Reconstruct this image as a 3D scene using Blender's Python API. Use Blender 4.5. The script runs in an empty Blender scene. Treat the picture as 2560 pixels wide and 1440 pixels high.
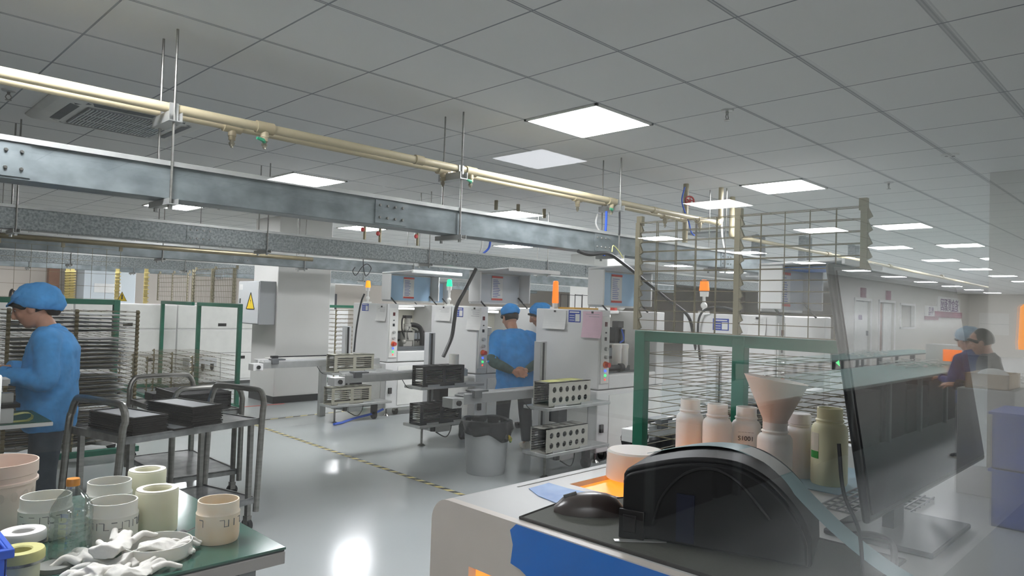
import bpy, math, random
from mathutils import Vector as V, Matrix as M
random.seed(7)
PI = math.pi
sc = bpy.context.scene
COL = sc.collection

# ------------------------------------------------------------------ camera
YAW, PIT, ROL = math.radians(44.87043519), math.radians(1.5775105), math.radians(1.76796072)
FPX, EYE, CE = 1763.33, 1.5, 2.7345
GX, GY = 0.28878, 4.40989            # ceiling grid origin (0.6 m tiles)
fw = V((math.cos(YAW)*math.cos(PIT), math.sin(YAW)*math.cos(PIT), math.sin(PIT)))
rt = fw.cross(V((0, 0, 1))).normalized(); up = rt.cross(fw)
cr, sr = math.cos(ROL), math.sin(ROL)
RT = cr*rt + sr*up; UP = -sr*rt + cr*up
O = V((0, 0, EYE))
cam = bpy.data.cameras.new('camera'); co = bpy.data.objects.new('camera', cam); COL.objects.link(co)
m = M.Identity(4)
for i in range(3):
    m[i][0], m[i][1], m[i][2], m[i][3] = RT[i], UP[i], -fw[i], O[i]
co.matrix_world = m
cam.sensor_width = 36; cam.lens = 36*FPX/2560; cam.clip_start = .02; cam.clip_end = 200
sc.camera = co

def ray(u, v): return fw + RT*((u-1280)/FPX) - UP*((v-720)/FPX)
def atz(u, v, z): d = ray(u, v); return O + d*((z-EYE)/d.z)
def atx(u, v, x): d = ray(u, v); return O + d*(x/d.x)
def aty(u, v, y): d = ray(u, v); return O + d*(y/d.y)
def atd(u, v, dep): return O + ray(u, v)*dep

# ------------------------------------------------------------------ materials
def lin(c):
    if isinstance(c, str):
        c = [int(c[i:i+2], 16)/255 for i in (0, 2, 4)]
        return tuple(x/12.92 if x <= .04045 else ((x+.055)/1.055)**2.4 for x in c) + (1,)
    return tuple(c) + (1,)
MATS = {}
def mat(name, c='cccccc', rough=.5, metal=0, noise=0, nscale=8, bump=0, bscale=40, emit=0, alpha=1, trans=0, sss=0, c2=None, spec=.5, ior=1.45, stretch=None):
    if name in MATS: return MATS[name]
    mt = bpy.data.materials.new(name); mt.use_nodes = True
    nt = mt.node_tree; b = nt.nodes['Principled BSDF']
    col = lin(c)
    b.inputs['Base Color'].default_value = col
    b.inputs['Roughness'].default_value = rough
    b.inputs['Metallic'].default_value = metal
    b.inputs['IOR'].default_value = ior
    b.inputs['Specular IOR Level'].default_value = spec
    b.inputs['Alpha'].default_value = alpha
    b.inputs['Transmission Weight'].default_value = trans
    if sss:
        b.inputs['Subsurface Weight'].default_value = sss
        b.inputs['Subsurface Radius'].default_value = (.05, .04, .03); b.inputs['Subsurface Scale'].default_value = .3
    if emit:
        b.inputs['Emission Color'].default_value = col; b.inputs['Emission Strength'].default_value = emit
    tc = nt.nodes.new('ShaderNodeTexCoord'); src = tc.outputs['Object']
    if stretch:
        mp = nt.nodes.new('ShaderNodeMapping'); mp.inputs['Scale'].default_value = stretch
        nt.links.new(src, mp.inputs['Vector']); src = mp.outputs['Vector']
    if noise or c2:
        n = nt.nodes.new('ShaderNodeTexNoise'); n.inputs['Scale'].default_value = nscale; n.inputs['Detail'].default_value = 5
        nt.links.new(src, n.inputs['Vector'])
        r = nt.nodes.new('ShaderNodeValToRGB')
        a = lin(c2) if c2 else tuple(max(0, x*(1-noise)) for x in col[:3])+(1,)
        bb = col if c2 else tuple(min(1, x*(1+noise)) for x in col[:3])+(1,)
        r.color_ramp.elements[0].position = .35; r.color_ramp.elements[1].position = .65
        r.color_ramp.elements[0].color = a; r.color_ramp.elements[1].color = bb
        nt.links.new(n.outputs['Fac'], r.inputs['Fac']); nt.links.new(r.outputs['Color'], b.inputs['Base Color'])
    if bump:
        n2 = nt.nodes.new('ShaderNodeTexNoise'); n2.inputs['Scale'].default_value = bscale; n2.inputs['Detail'].default_value = 3
        nt.links.new(src, n2.inputs['Vector'])
        bp = nt.nodes.new('ShaderNodeBump'); bp.inputs['Strength'].default_value = bump; bp.inputs['Distance'].default_value = .01
        nt.links.new(n2.outputs['Fac'], bp.inputs['Height']); nt.links.new(bp.outputs['Normal'], b.inputs['Normal'])
    MATS[name] = mt
    return mt

W = mat('machine_white', 'dcdcda', .35, noise=.03, nscale=2)
WP = mat('white_plastic', 'e2e2dd', .4, noise=.03)
PAPER = mat('paper', 'd9d9d6', .8, noise=.04)
PINK = mat('pink_paper', 'd8b7c4', .8, noise=.04)
YEL = mat('yellow_paper', 'd9d98f', .8, noise=.05)
BLK = mat('black_plastic', '1c1c1e', .4, noise=.1)
RUB = mat('rubber', '242426', .7, noise=.1)
DARK = mat('dark_metal', '35373a', .4, .7, noise=.15)
STEEL = mat('stainless', '8b8a86', .28, .9, noise=.12, nscale=6, stretch=(1, 1, 8))
ALU = mat('aluminium', 'b9bbb9', .35, .6, noise=.06, nscale=10)
GALV = mat('galvanized', '80888b', .4, .4, c2='626a6d', nscale=7, bump=.02, stretch=(1, 1.5, 1.5))
GALV2 = mat('galvanized_spangle', '999fa0', .38, .4, c2='6b7274', nscale=55, bump=.02)
BRASSW = mat('zinc_wire', '776f58', .4, .6, noise=.15)
BEIGEM = mat('anodised_beige', 'a9a797', .42, .35, noise=.06)
GREEN = mat('green_paint', '14604a', .45, noise=.12, nscale=5)
PIPE = mat('beige_pipe', 'b9ae90', .45, noise=.05, nscale=4)
CREAM = mat('cream_fitting', 'ab9f82', .5)
BRASS = mat('brass', 'a8834a', .35, .8)
REDV = mat('red_paint', 'a02c2c', .45, noise=.08)
BLUE = mat('blue_hose', '1f4fb4', .4)
BLUES = mat('blue_sign', '25419a', .5, noise=.05)
GRASS = mat('green_valve', '2d9a72', .4)
TEAL = mat('teal_mat', '4f7a74', .35, noise=.08)
WALLM = mat('wall_paint', 'cfccc5', .7, noise=.02, nscale=1)
WALLG = mat('wall_beige', 'b7b0a7', .7, noise=.03, nscale=1)
COLM = mat('column_paint', 'd8d7d3', .65, noise=.02, nscale=1)
TILE = mat('black_tile', '14161c', .25, noise=.2)
CLOTH = mat('work_coat', '4c98d6', .85, noise=.10, nscale=14, bump=.6, bscale=12)
CLOTH2 = mat('work_coat_deep', '3288cc', .85, noise=.10, nscale=14, bump=.6, bscale=12)
OLIVE = mat('olive_sleeve', '3b5350', .8, noise=.2, nscale=20, bump=.3, bscale=30)
TROU = mat('grey_trousers', '4a5560', .9, noise=.1, nscale=18, bump=.3, bscale=20)
TROUB = mat('black_trousers', '1d1f25', .85, noise=.15, nscale=18, bump=.3, bscale=20)
SKIN = mat('skin', 'b98a72', .5, noise=.05, nscale=30)
HAIR = mat('hair', '17130f', .5, noise=.3, nscale=60)
SHOE = mat('shoe_sole', 'd2ccbf', .6, noise=.05)
SHIRT = mat('dark_shirt', '2a2b2e', .9, noise=.1, bump=.2)
NAVY = mat('navy_apron', '1f3a78', .85, noise=.1, bump=.2)
TAPEY = mat('black_liner', '0d0e10', .42, noise=.15, nscale=12, bump=.6, bscale=18)
BIN = mat('grey_bin', 'a9acac', .5, noise=.04)
JAR = mat('jar_white', 'deded6', .45, sss=.15, noise=.02)
JARY = mat('jar_stained', 'e6cfb0', .45, c2='e8dfd0', nscale=9, sss=.15)
JARC = mat('jar_cream', 'e3e0c4', .45, sss=.15, noise=.03)
JARP = mat('bucket_pinkish', 'e3d3c6', .45, c2='ddc2b2', nscale=4)
FOAM = mat('yellow_foam', 'd4d08c', .6, noise=.08, nscale=20)
GLOVE = mat('glove_white', 'ebe8e0', .75, noise=.06, nscale=20, bump=.3, bscale=30)
CRATE = mat('blue_crate', '2b5fd6', .4, noise=.06)
BINB = mat('blue_box', '2a48a0', .45, noise=.08)
SMEAR = mat('grey_smear', '5d5f5f', .7, c2='c9c8c0', nscale=30)
PANELG = mat('board_grey', '8b8d8c', .45, noise=.15, nscale=12)
TRAYB = mat('black_tray', '121112', .6, noise=.2, nscale=15, spec=.25)
TRAYT = mat('tray_liner', 'a9adb2', .4, noise=.04)
FILM = mat('blue_film', '1070cc', .35, noise=.08, nscale=5, bump=.1, bscale=10)
TAPEB = mat('pale_blue_tape', '8fb2e2', .5, c2='6f97d6', nscale=18)
PRN = mat('printer_black', '1c1d1f', .45, noise=.06, spec=.35)
SCRN = mat('screen_black', '1a1b1d', .3, noise=.05, nscale=2)
STRIP = mat('label_liner', '9fb9bd', .35, noise=.03)
PADM = mat('mouse_pad', '4b4c44', .7, noise=.05, bump=.1, bscale=200)
PADE = mat('mouse_pad_edge', '2a2624', .7)
MOUSE = mat('mouse_brown', '3b302d', .3, noise=.05)
BOT = mat('bottle_white', 'f3efe9', .45, sss=.2, noise=.02)
BOTY = mat('bottle_yellowish', 'ebe8c4', .45, sss=.2, noise=.02)
FUN = mat('funnel_plastic', 'e6d6cc', .5, sss=.1, noise=.03)
CARD = mat('cardboard', 'b8a58c', .8, noise=.05)
BROWN = mat('brown_door', '6a4a36', .5, noise=.1)
PURP = mat('purple', '5a3468', .6)
MAROON = mat('maroon', '6e3346', .6)
LBLUE = mat('lid_blue', '9fc0dc', .4, noise=.05, nscale=3)
LGREY = mat('lid_grey', 'b7bcc0', .4, noise=.04, nscale=3)
RED = mat('red', 'b93226', .5)
ORB = mat('estop_orange', 'd8602a', .45)
LEDW = mat('led_white', 'ffffff', .5, emit=6)
LAMP = mat('panel_glow', 'fbfbff', .5, emit=75)
LAMPD = mat('panel_glow_dim', 'f6f8ff', .5, emit=11)
AMB = mat('amber_glow', 'ff9a18', .4, emit=1.5)
AMB2 = mat('orange_glow', 'ff7a1c', .4, emit=1.2)
GRN = mat('green_glow', '20e8a0', .4, emit=1.2)
ORWIN = mat('orange_window', 'ffa03a', .35, emit=1.25)
BLED = mat('blue_led', '4a6cff', .4, emit=1.5)
GLED = mat('green_led', '3fe07a', .4, emit=1.5)
RLED = mat('red_led', 'ff5a50', .4, emit=1.0)
TAPE_Y = None
PET = None
CAPO = mat('orange_cap', 'c8842c', .45)
HOSEW = mat('white_hose', 'd6d6d2', .45)

# ------------------------------------------------------------------ mesh builder
class MB:
    def __init__(s): s.v, s.f = [], []
    def add(s, vs, fs):
        o = len(s.v); s.v += [tuple(x) for x in vs]; s.f += [[i+o for i in f] for f in fs]; return s
    def box(s, x0, y0, z0, x1, y1, z1):
        vs = [(x, y, z) for z in (z0, z1) for x, y in ((x0, y0), (x1, y0), (x1, y1), (x0, y1))]
        return s.add(vs, [(3, 2, 1, 0), (4, 5, 6, 7), (0, 1, 5, 4), (1, 2, 6, 5), (2, 3, 7, 6), (3, 0, 4, 7)])
    def cb(s, c, d, rot=None):
        hx, hy, hz = d[0]/2, d[1]/2, d[2]/2
        vs = [V((x, y, z)) for z in (-hz, hz) for x, y in ((-hx, -hy), (hx, -hy), (hx, hy), (-hx, hy))]
        if rot is not None: vs = [rot @ q for q in vs]
        vs = [q+V(c) for q in vs]
        return s.add(vs, [(3, 2, 1, 0), (4, 5, 6, 7), (0, 1, 5, 4), (1, 2, 6, 5), (2, 3, 7, 6), (3, 0, 4, 7)])
    def rings(s, R, caps=True, close=False):
        n = len(R[0]); vs = [p for r in R for p in r]; fs = []
        k = len(R)
        for i in range(k if close else k-1):
            a, b = i*n, ((i+1) % k)*n
            for j in range(n): fs.append((a+j, a+(j+1) % n, b+(j+1) % n, b+j))
        if caps and not close:
            fs.append(tuple(range(n-1, -1, -1))); fs.append(tuple((k-1)*n+j for j in range(n)))
        return s.add(vs, fs)
    def tube(s, pts, r, n=8, sm=0, caps=True, flat=None):
        pts = [V(p) for p in pts]
        rs = list(r) if hasattr(r, '__len__') else [r]*len(pts)
        if sm:
            q, rr = [], []
            P = [2*pts[0]-pts[1]]+pts+[2*pts[-1]-pts[-2]]
            for i in range(1, len(P)-2):
                for k in range(sm):
                    t = k/sm; a, b, c, d = P[i-1:i+3]
                    q.append(.5*((2*b)+(c-a)*t+(2*a-5*b+4*c-d)*t*t+(3*b-a-3*c+d)*t**3)); rr.append(rs[i-1]*(1-t)+rs[i]*t)
            q.append(pts[-1]); rr.append(rs[-1]); pts, rs = q, rr
        T = []
        for i in range(len(pts)):
            d = pts[min(i+1, len(pts)-1)]-pts[max(i-1, 0)]
            T.append(d.normalized() if d.length > 1e-9 else V((0, 0, 1)))
        a = T[0].orthogonal().normalized() if abs(T[0].z) > .95 or flat is None else T[0].cross(V((0, 0, 1))).normalized()
        R = []
        for i, p in enumerate(pts):
            a = (a - T[i]*a.dot(T[i])).normalized(); b = T[i].cross(a)
            fl = flat or 1
            R.append([p+(a*math.cos(2*PI*j/n)+b*math.sin(2*PI*j/n)*fl)*rs[i] for j in range(n)])
        return s.rings(R, caps)
    def cyl(s, a, b, r, r2=None, n=16): return s.tube([a, b], [r, r if r2 is None else r2], n)
    def lathe(s, prof, n=32, c=(0, 0, 0), closed=False):
        R = [[(c[0]+max(r, 1e-4)*math.cos(2*PI*j/n), c[1]+max(r, 1e-4)*math.sin(2*PI*j/n), c[2]+z) for j in range(n)] for r, z in prof]
        return s.rings(R, not closed, closed)
    def ell(s, c, r, n=16, m=10, rot=None):
        R = []
        for i in range(m+1):
            t = PI*i/m; rr = max(math.sin(t), .01)
            ring = [V((r[0]*rr*math.cos(2*PI*j/n), r[1]*rr*math.sin(2*PI*j/n), -r[2]*math.cos(t))) for j in range(n)]
            if rot is not None: ring = [rot @ q for q in ring]
            R.append([q+V(c) for q in ring])
        return s.rings(R)
    def prism(s, poly, ext):
        e = V(ext); a = [V(p) for p in poly]; n = len(a)
        fs = [tuple(range(n-1, -1, -1)), tuple(range(n, 2*n))]+[(i, (i+1) % n, n+(i+1) % n, n+i) for i in range(n)]
        return s.add(a+[p+e for p in a], fs)
    def quad(s, *p): return s.add(p, [tuple(range(len(p)))])
    def build(s, name, mt, parent=None, loc=None, bevel=0, mods=(), ang=35, rotz=0):
        me = bpy.data.meshes.new(name); me.from_pydata(s.v, [], s.f); me.update()
        me.materials.append(mt)
        if ang:
            for p in me.polygons: p.use_smooth = True
            me.set_sharp_from_angle(angle=math.radians(ang))
        o = bpy.data.objects.new(name, me); COL.objects.link(o)
        if parent: o.parent = parent
        if loc is not None: o.location = loc
        o.rotation_euler.z = rotz
        if bevel:
            b = o.modifiers.new('bevel', 'BEVEL'); b.width = bevel; b.segments = 2; b.limit_method = 'ANGLE'
        for k, a in mods:
            md = o.modifiers.new(k.lower(), k)
            for q, val in a.items(): setattr(md, q, val)
        return o
FUSE = lambda v, it=4: (('REMESH', dict(mode='VOXEL', voxel_size=v, use_smooth_shade=True)), ('SMOOTH', dict(factor=.5, iterations=it)))

def tag(o, label=None, cat=None, group=None, kind=None):
    if label: o['label'] = label
    if cat: o['category'] = cat
    if group: o['group'] = group
    if kind: o['kind'] = kind
    return o
def thing(name, label, cat, loc=(0, 0, 0), rotz=0, group=None):
    o = bpy.data.objects.new(name, None); COL.objects.link(o); o.empty_display_size = .05
    o.location = loc; o.rotation_euler.z = rotz
    return tag(o, label, cat, group)
def dup(root, loc, rotz, label, group=None):
    r = root.copy(); COL.objects.link(r); r.location = loc; r.rotation_euler.z = rotz; r['label'] = label
    if group: r['group'] = group
    for ch in list(root.children):
        c = ch.copy(); COL.objects.link(c); c.parent = r
        for g in list(ch.children):
            d = g.copy(); COL.objects.link(d); d.parent = c
    return r
def struct(name, mb, mt, parent=None, **k):
    o = mb.build(name, mt, parent, **k)
    if not parent: o['kind'] = 'structure'
    return o
def text(name, s, size, c, right, upv, mt, parent=None, depth=.0015):
    cu = bpy.data.curves.new(name, 'FONT'); cu.body = s; cu.size = size; cu.extrude = depth/2
    cu.align_x = 'CENTER'; cu.align_y = 'CENTER'
    t = bpy.data.objects.new(name+'_tmp', cu); COL.objects.link(t)
    dg = bpy.context.evaluated_depsgraph_get()
    me = bpy.data.meshes.new_from_object(t.evaluated_get(dg)); bpy.data.objects.remove(t)
    R, U = V(right).normalized(), V(upv).normalized(); N = R.cross(U)
    mm = M.Identity(4)
    for i in range(3): mm[i][0], mm[i][1], mm[i][2], mm[i][3] = R[i], U[i], N[i], c[i]
    me.transform(mm); me.materials.clear(); me.materials.append(mt)
    o = bpy.data.objects.new(name, me); COL.objects.link(o)
    if parent: o.parent = parent
    return o
ORD = ['first', 'second', 'third', 'fourth', 'fifth', 'sixth', 'seventh', 'eighth', 'ninth', 'tenth', 'eleventh', 'twelfth', 'thirteenth', 'fourteenth', 'fifteenth', 'sixteenth', 'seventeenth', 'eighteenth', 'nineteenth', 'twentieth', 'twenty-first', 'twenty-second', 'twenty-third', 'twenty-fourth', 'twenty-fifth', 'twenty-sixth', 'twenty-seventh', 'twenty-eighth']
PW = 0.2          # plane of the window pane the photo is taken through

# ------------------------------------------------------------------ setting
def floor_mat():
    mt = mat('epoxy_floor', 'a9adad', .16, noise=.03, nscale=.7, spec=.6)
    nt = mt.node_tree; b = nt.nodes['Principled BSDF']
    n = nt.nodes.new('ShaderNodeTexNoise'); n.inputs['Scale'].default_value = 1.6; n.inputs['Detail'].default_value = 2
    g = nt.nodes.new('ShaderNodeNewGeometry'); nt.links.new(g.outputs['Position'], n.inputs['Vector'])
    bp = nt.nodes.new('ShaderNodeBump'); bp.inputs['Strength'].default_value = .08; bp.inputs['Distance'].default_value = .02
    nt.links.new(n.outputs['Fac'], bp.inputs['Height']); nt.links.new(bp.outputs['Normal'], b.inputs['Normal'])
    return mt
def ceil_mat():
    mt = bpy.data.materials.new('ceiling_tiles'); mt.use_nodes = True; nt = mt.node_tree; b = nt.nodes['Principled BSDF']
    b.inputs['Roughness'].default_value = .9
    g = nt.nodes.new('ShaderNodeNewGeometry'); sp = nt.nodes.new('ShaderNodeSeparateXYZ'); nt.links.new(g.outputs['Position'], sp.inputs[0])
    def mth(op, a, bv=None):
        n = nt.nodes.new('ShaderNodeMath'); n.operation = op
        for i, q in enumerate((a, bv)):
            if q is None: continue
            if isinstance(q, (int, float)): n.inputs[i].default_value = q
            else: nt.links.new(q, n.inputs[i])
        return n.outputs[0]
    def dist(s, off):
        f = mth('FRACT', mth('ADD', mth('DIVIDE', mth('SUBTRACT', s, off), .6), 100.5))
        return mth('MULTIPLY', mth('ABSOLUTE', mth('SUBTRACT', f, .5)), .6)
    dx, dy = dist(sp.outputs['X'], GX), dist(sp.outputs['Y'], GY)
    l1 = mth('LESS_THAN', dy, .0105); l1b = mth('LESS_THAN', dy, .0035); l2 = mth('LESS_THAN', dx, .0048)
    line = mth('MAXIMUM', mth('SUBTRACT', l1, mth('MULTIPLY', l1b, .55)), l2)
    nz = nt.nodes.new('ShaderNodeTexNoise'); nz.inputs['Scale'].default_value = 1.2; nt.links.new(g.outputs['Position'], nz.inputs['Vector'])
    base = nt.nodes.new('ShaderNodeMix'); base.data_type = 'RGBA'
    base.inputs['A'].default_value = lin('efefed'); base.inputs['B'].default_value = lin('f4f4f2'); nt.links.new(nz.outputs['Fac'], base.inputs['Factor'])
    mx = nt.nodes.new('ShaderNodeMix'); mx.data_type = 'RGBA'; nt.links.new(line, mx.inputs['Factor'])
    nt.links.new(base.outputs['Result'], mx.inputs['A']); mx.inputs['B'].default_value = lin('96999d')
    nt.links.new(mx.outputs['Result'], b.inputs['Base Color'])
    return mt
def glass_mat(name='window_glass', f0=.04, tint=(.985, .992, .99, 1)):
    mt = bpy.data.materials.new(name); mt.use_nodes = True; nt = mt.node_tree
    nt.nodes.remove(nt.nodes['Principled BSDF']); out = nt.nodes['Material Output']
    g = nt.nodes.new('ShaderNodeNewGeometry')
    d = nt.nodes.new('ShaderNodeVectorMath'); d.operation = 'DOT_PRODUCT'
    nt.links.new(g.outputs['Incoming'], d.inputs[0]); nt.links.new(g.outputs['Normal'], d.inputs[1])
    def mth(op, a, bv):
        n = nt.nodes.new('ShaderNodeMath'); n.operation = op
        for i, q in enumerate((a, bv)):
            if isinstance(q, (int, float)): n.inputs[i].default_value = q
            else: nt.links.new(q, n.inputs[i])
        return n.outputs[0]
    c = nt.nodes.new('ShaderNodeMath'); c.operation = 'ABSOLUTE'; nt.links.new(d.outputs['Value'], c.inputs[0])
    f = mth('ADD', mth('MULTIPLY', mth('POWER', mth('SUBTRACT', 1.0, c.outputs[0]), 5.0), 1-f0), f0)
    tr = nt.nodes.new('ShaderNodeBsdfTransparent'); tr.inputs['Color'].default_value = tint
    gl = nt.nodes.new('ShaderNodeBsdfGlossy'); gl.inputs['Roughness'].default_value = 0
    mx = nt.nodes.new('ShaderNodeMixShader'); nt.links.new(f, mx.inputs['Fac'])
    nt.links.new(tr.outputs[0], mx.inputs[1]); nt.links.new(gl.outputs[0], mx.inputs[2]); nt.links.new(mx.outputs[0], out.inputs['Surface'])
    return mt

PET = glass_mat('pet_clear', .2, (.80, .84, .83, 1))
X0, X1, Y0, Y1 = -3.0, 37.0, -7.4, 18.5
struct('floor', MB().box(X0, Y0, -.1, X1, Y1, 0), floor_mat(), ang=0)
struct('ceiling', MB().box(X0, Y0, CE, X1, Y1, CE+.1), ceil_mat(), ang=0)
struct('wall_back', MB().box(X0, Y1, 0, X1, Y1+.2, CE), WALLG)
struct('wall_left', MB().box(X0-.2, Y0, 0, X0, Y1, CE), WALLG)
struct('wall_end', MB().box(X1, Y0-.2, 0, X1+.2, Y1+.2, CE), WALLM)
# wall behind the window side with its door openings and small window
wb = MB()
for a, b in ((X0, 22.78), (24.16, 25.0), (26.52, 27.17), (28.91, X1)): wb.box(a, Y0-.2, 0, b, Y0, CE)
wb.box(22.78, Y0-.2, 2.05, 24.16, Y0, CE); wb.box(25.0, Y0-.2, 2.05, 26.52, Y0, CE)
wb.box(27.17, Y0-.2, 0, 28.91, Y0, 1.17); wb.box(27.17, Y0-.2, 2.08, 28.91, Y0, CE)
struct('wall_behind', wb, WALLM)
d1 = struct('door_1', MB().box(22.82, Y0-.12, .01, 24.12, Y0-.07, 2.03), WP)
MB().box(23.3, Y0-.07, 1.45, 23.6, Y0-.06, 1.6).build('sign_plate', PURP, d1)
MB().box(24.0, Y0-.07, .95, 24.06, Y0-.02, 1.1).build('door_handle', DARK, d1)
struct('door_2', MB().box(25.66, Y0-.12, .01, 26.48, Y0-.07, 2.03), WP)
struct('door_3', MB().box(25.02, Y0-.14, .01, 25.6, Y0-.09, 2.03), BROWN)
tr1 = MB()
for a, b in ((22.7, 24.24), (24.92, 26.6)):
    tr1.box(a, Y0, 0, a+.08, Y0+.03, 2.12); tr1.box(b-.08, Y0, 0, b, Y0+.03, 2.12); tr1.box(a, Y0, 2.05, b, Y0+.03, 2.13)
struct('trim_1', tr1, WP)
w2 = struct('window_2', MB().box(27.19, Y0-.14, 1.19, 28.89, Y0-.12, 2.06), mat('dull_pane', '9d9a92', .2))
fr = MB()
fr.box(27.17, Y0-.1, 1.17, 27.25, Y0+.02, 2.08); fr.box(28.83, Y0-.1, 1.17, 28.91, Y0+.02, 2.08); fr.box(27.17, Y0-.1, 1.17, 28.91, Y0+.02, 1.24); fr.box(27.17, Y0-.1, 2.01, 28.91, Y0+.02, 2.08)
fr.build('window_frame', WP, w2)
for i, (x, l) in enumerate(((23.4, 'small dark exit box over the white double door'), (25.8, 'small dark exit box over the half-open brown door'))):
    tag(MB().box(x-.18, Y0+.001, 2.15, x+.18, Y0+.06, 2.45).build('exit_box', MAROON), l, 'sign')
# the wall panel at the right end of the machine hall
struct('wall_right', MB().box(6.86, PW+.06, 0, 7.0, 1.31, CE), WALLM)
# column
struct('column', MB().box(4.87, 9.66, 0, 5.74, 10.44, CE), COLM, bevel=.01)
tr2 = MB()
tr2.box(4.858, 9.648, 0, 5.752, 9.66, .1); tr2.box(4.858, 9.66, 0, 4.87, 10.44, .1)
struct('baseboard_column', tr2, TILE)
struct('column.001', MB().box(8.6, 15.6, 0, 9.4, 16.4, CE), COLM, bevel=.01)
struct('column.002', MB().box(12.2, 9.5, 0, 13.0, 10.3, CE), COLM, bevel=.01)
struct('column.003', MB().box(1.95, 17.6, 0, 2.55, 18.4, CE), COLM, bevel=.01)
# glass partition the photo is taken through
gw = struct('window_1', MB().box(-1.4, PW, .12, 6.86, PW+.006, CE-.06), glass_mat(), ang=0)
fr = MB(); fr.box(-1.5, PW-.03, 0, 6.98, PW+.04, .12); fr.box(-1.5, PW-.03, CE-.06, 6.98, PW+.04, CE); fr.box(-1.5, PW-.03, .12, -1.4, PW+.04, CE-.06); fr.box(6.86, PW-.03, .12, 6.98, PW+.04, CE-.06)
fr.build('window_frame', ALU, gw)
struct('wall_partition', MB().box(X0, PW-.04, 0, -1.5, PW+.05, CE), WALLM)

# ------------------------------------------------------------------ ceiling lights
def panel(x, y, label, dim=False, group='square ceiling light panels'):
    r = thing('ceiling_light', label, 'ceiling light', (x, y, CE), 0, group)
    f = MB(); h = .3; z = -.012
    f.box(-h, -h, z, h, -h+.018, 0); f.box(-h, h-.018, z, h, h, 0); f.box(-h, -h, z, -h+.018, h, 0); f.box(h-.018, -h, z, h, h, 0)
    f.build('frame', WP, r)
    MB().box(-h+.019, -h+.019, -.009, h-.019, h-.019, -.002).build('diffuser', LAMPD if dim else LAMP, r, ang=0)
    return r
rows = [(2.91, (.59, 3.589, 6.55, 10.2, 13.2, 16.2, 19.2, 22.2, 25.2, 28.2, 31.2, 34.2), 'in row nearest the window'),  # farthest three panels are added to light the far end
        (6.55, (3.56, 6.58, 10.05, 13.14, 16.2, 19.2, 22.2), 'in row over second tray'),
        (10.0, (3.49, 6.48, 10.04, 13.1, 16.2, 19.2), 'in row by white column'),
        (13.4, (3.5, 6.5, 10.0, 13.1), 'in row beyond white column'),
        (16.3, (2.8, 6.3, 10.0, 14.0), 'in row along back wall')]
for y, xs, ph in rows:
    for i, x in enumerate(xs):
        if x < 1: panel(x, y, 'square ceiling light just out of view above the upper left'); continue
        panel(x, y, 'bright square ceiling light, ' + ORD[i-(y == 2.91)] + ' from left ' + ph)
# the camera-side room, seen mirrored in the glass
for i, x in enumerate((4.24, 7.2, 10.12, 13.15, 16.3, 19.3, 22.3, 25.3, 28.3, 31.3, 34.3)):  # last three are unseen extras that brighten the far wall and banner
    panel(x, -3.54, 'dimmer mirrored ceiling light beside the brightest panel' if i == 0 else 'mirrored ceiling light, ' + ORD[i] + ' from left in row behind the pipes', i == 0, 'ceiling lights mirrored in the glass')
for i, x in enumerate((3.56, 6.58, 10.05, 13.14, 16.2, 19.2, 22.2, 25.4, 28.6, 31.8, 35.0)):  # extra row added to brighten the camera-side room
    panel(x, -6.15, 'added fill light panel over the packing tables, ' + ORD[i] + ' from left', group='ceiling lights mirrored in the glass')

for x, y, l in ((-1.5, -1.3, 'left behind the camera'), (-1.5, -3.54, 'farther left behind the camera')):  # unseen panels added to light the desk machine's front
    panel(x, y, 'added fill light panel ' + l, group='added fill lights behind the camera')
# ------------------------------------------------------------------ ceiling fittings
def cassette(x, y, label):
    r = thing('air_conditioner', label, 'air conditioner', (x, y, CE), 0)
    h = .475
    MB().rings([[(sx*k*h, sy*k*h, z) for sx, sy in ((-1, -1), (1, -1), (1, 1), (-1, 1))] for k, z in ((1, 0), (1, -.012), (.93, -.035), (.80, -.042), (.60, -.05), (.58, -.046))]).build('panel', WP, r, bevel=.008)
    MB().box(-.27, -.27, -.056, .27, .27, -.047).build('grille_back', mat('grille_grey', '8f9294', .6), r)
    g = MB()
    for k in range(26):
        t = -.26+.52*k/25; g.box(t-.004, -.265, -.061, t+.004, .265, -.055)
    for t in (-.09, .09): g.box(-.265, t-.004, -.062, .265, t+.004, -.055)
    g.build('grille', mat('grille_light', 'd3d5d4', .5), r)
    for k in range(4):
        a = k*PI/2; q = M.Rotation(a, 3, 'Z')
        l = MB(); l.add([q @ V(p) for p in ((-.27, -.37, -.0445), (.27, -.37, -.0445), (.25, -.315, -.0505), (-.25, -.315, -.0505))], [(3, 2, 1, 0)])
        l.add([q @ V(p) for p in ((-.27, -.37, -.040), (.27, -.37, -.040), (.25, -.315, -.046), (-.25, -.315, -.046))], [(0, 1, 2, 3)])
        l.build('louvre', mat('louvre_dark', '4f5358', .5), r)
        cn = MB(); cn.add([q @ V(p) for p in ((-.36, -.30, -.043), (-.30, -.36, -.043), (-.27, -.345, -.0475), (-.345, -.27, -.0475))], [(3, 2, 1, 0)])
        cn.build('corner_vent', mat('louvre_dark', '4f5358'), r, ang=0)
cassette(1.5, 5.33, 'white ceiling cassette air conditioner at upper left behind the air pipes')
cassette(9.6, 5.33, 'white ceiling cassette air conditioner above the wire rack')
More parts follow.
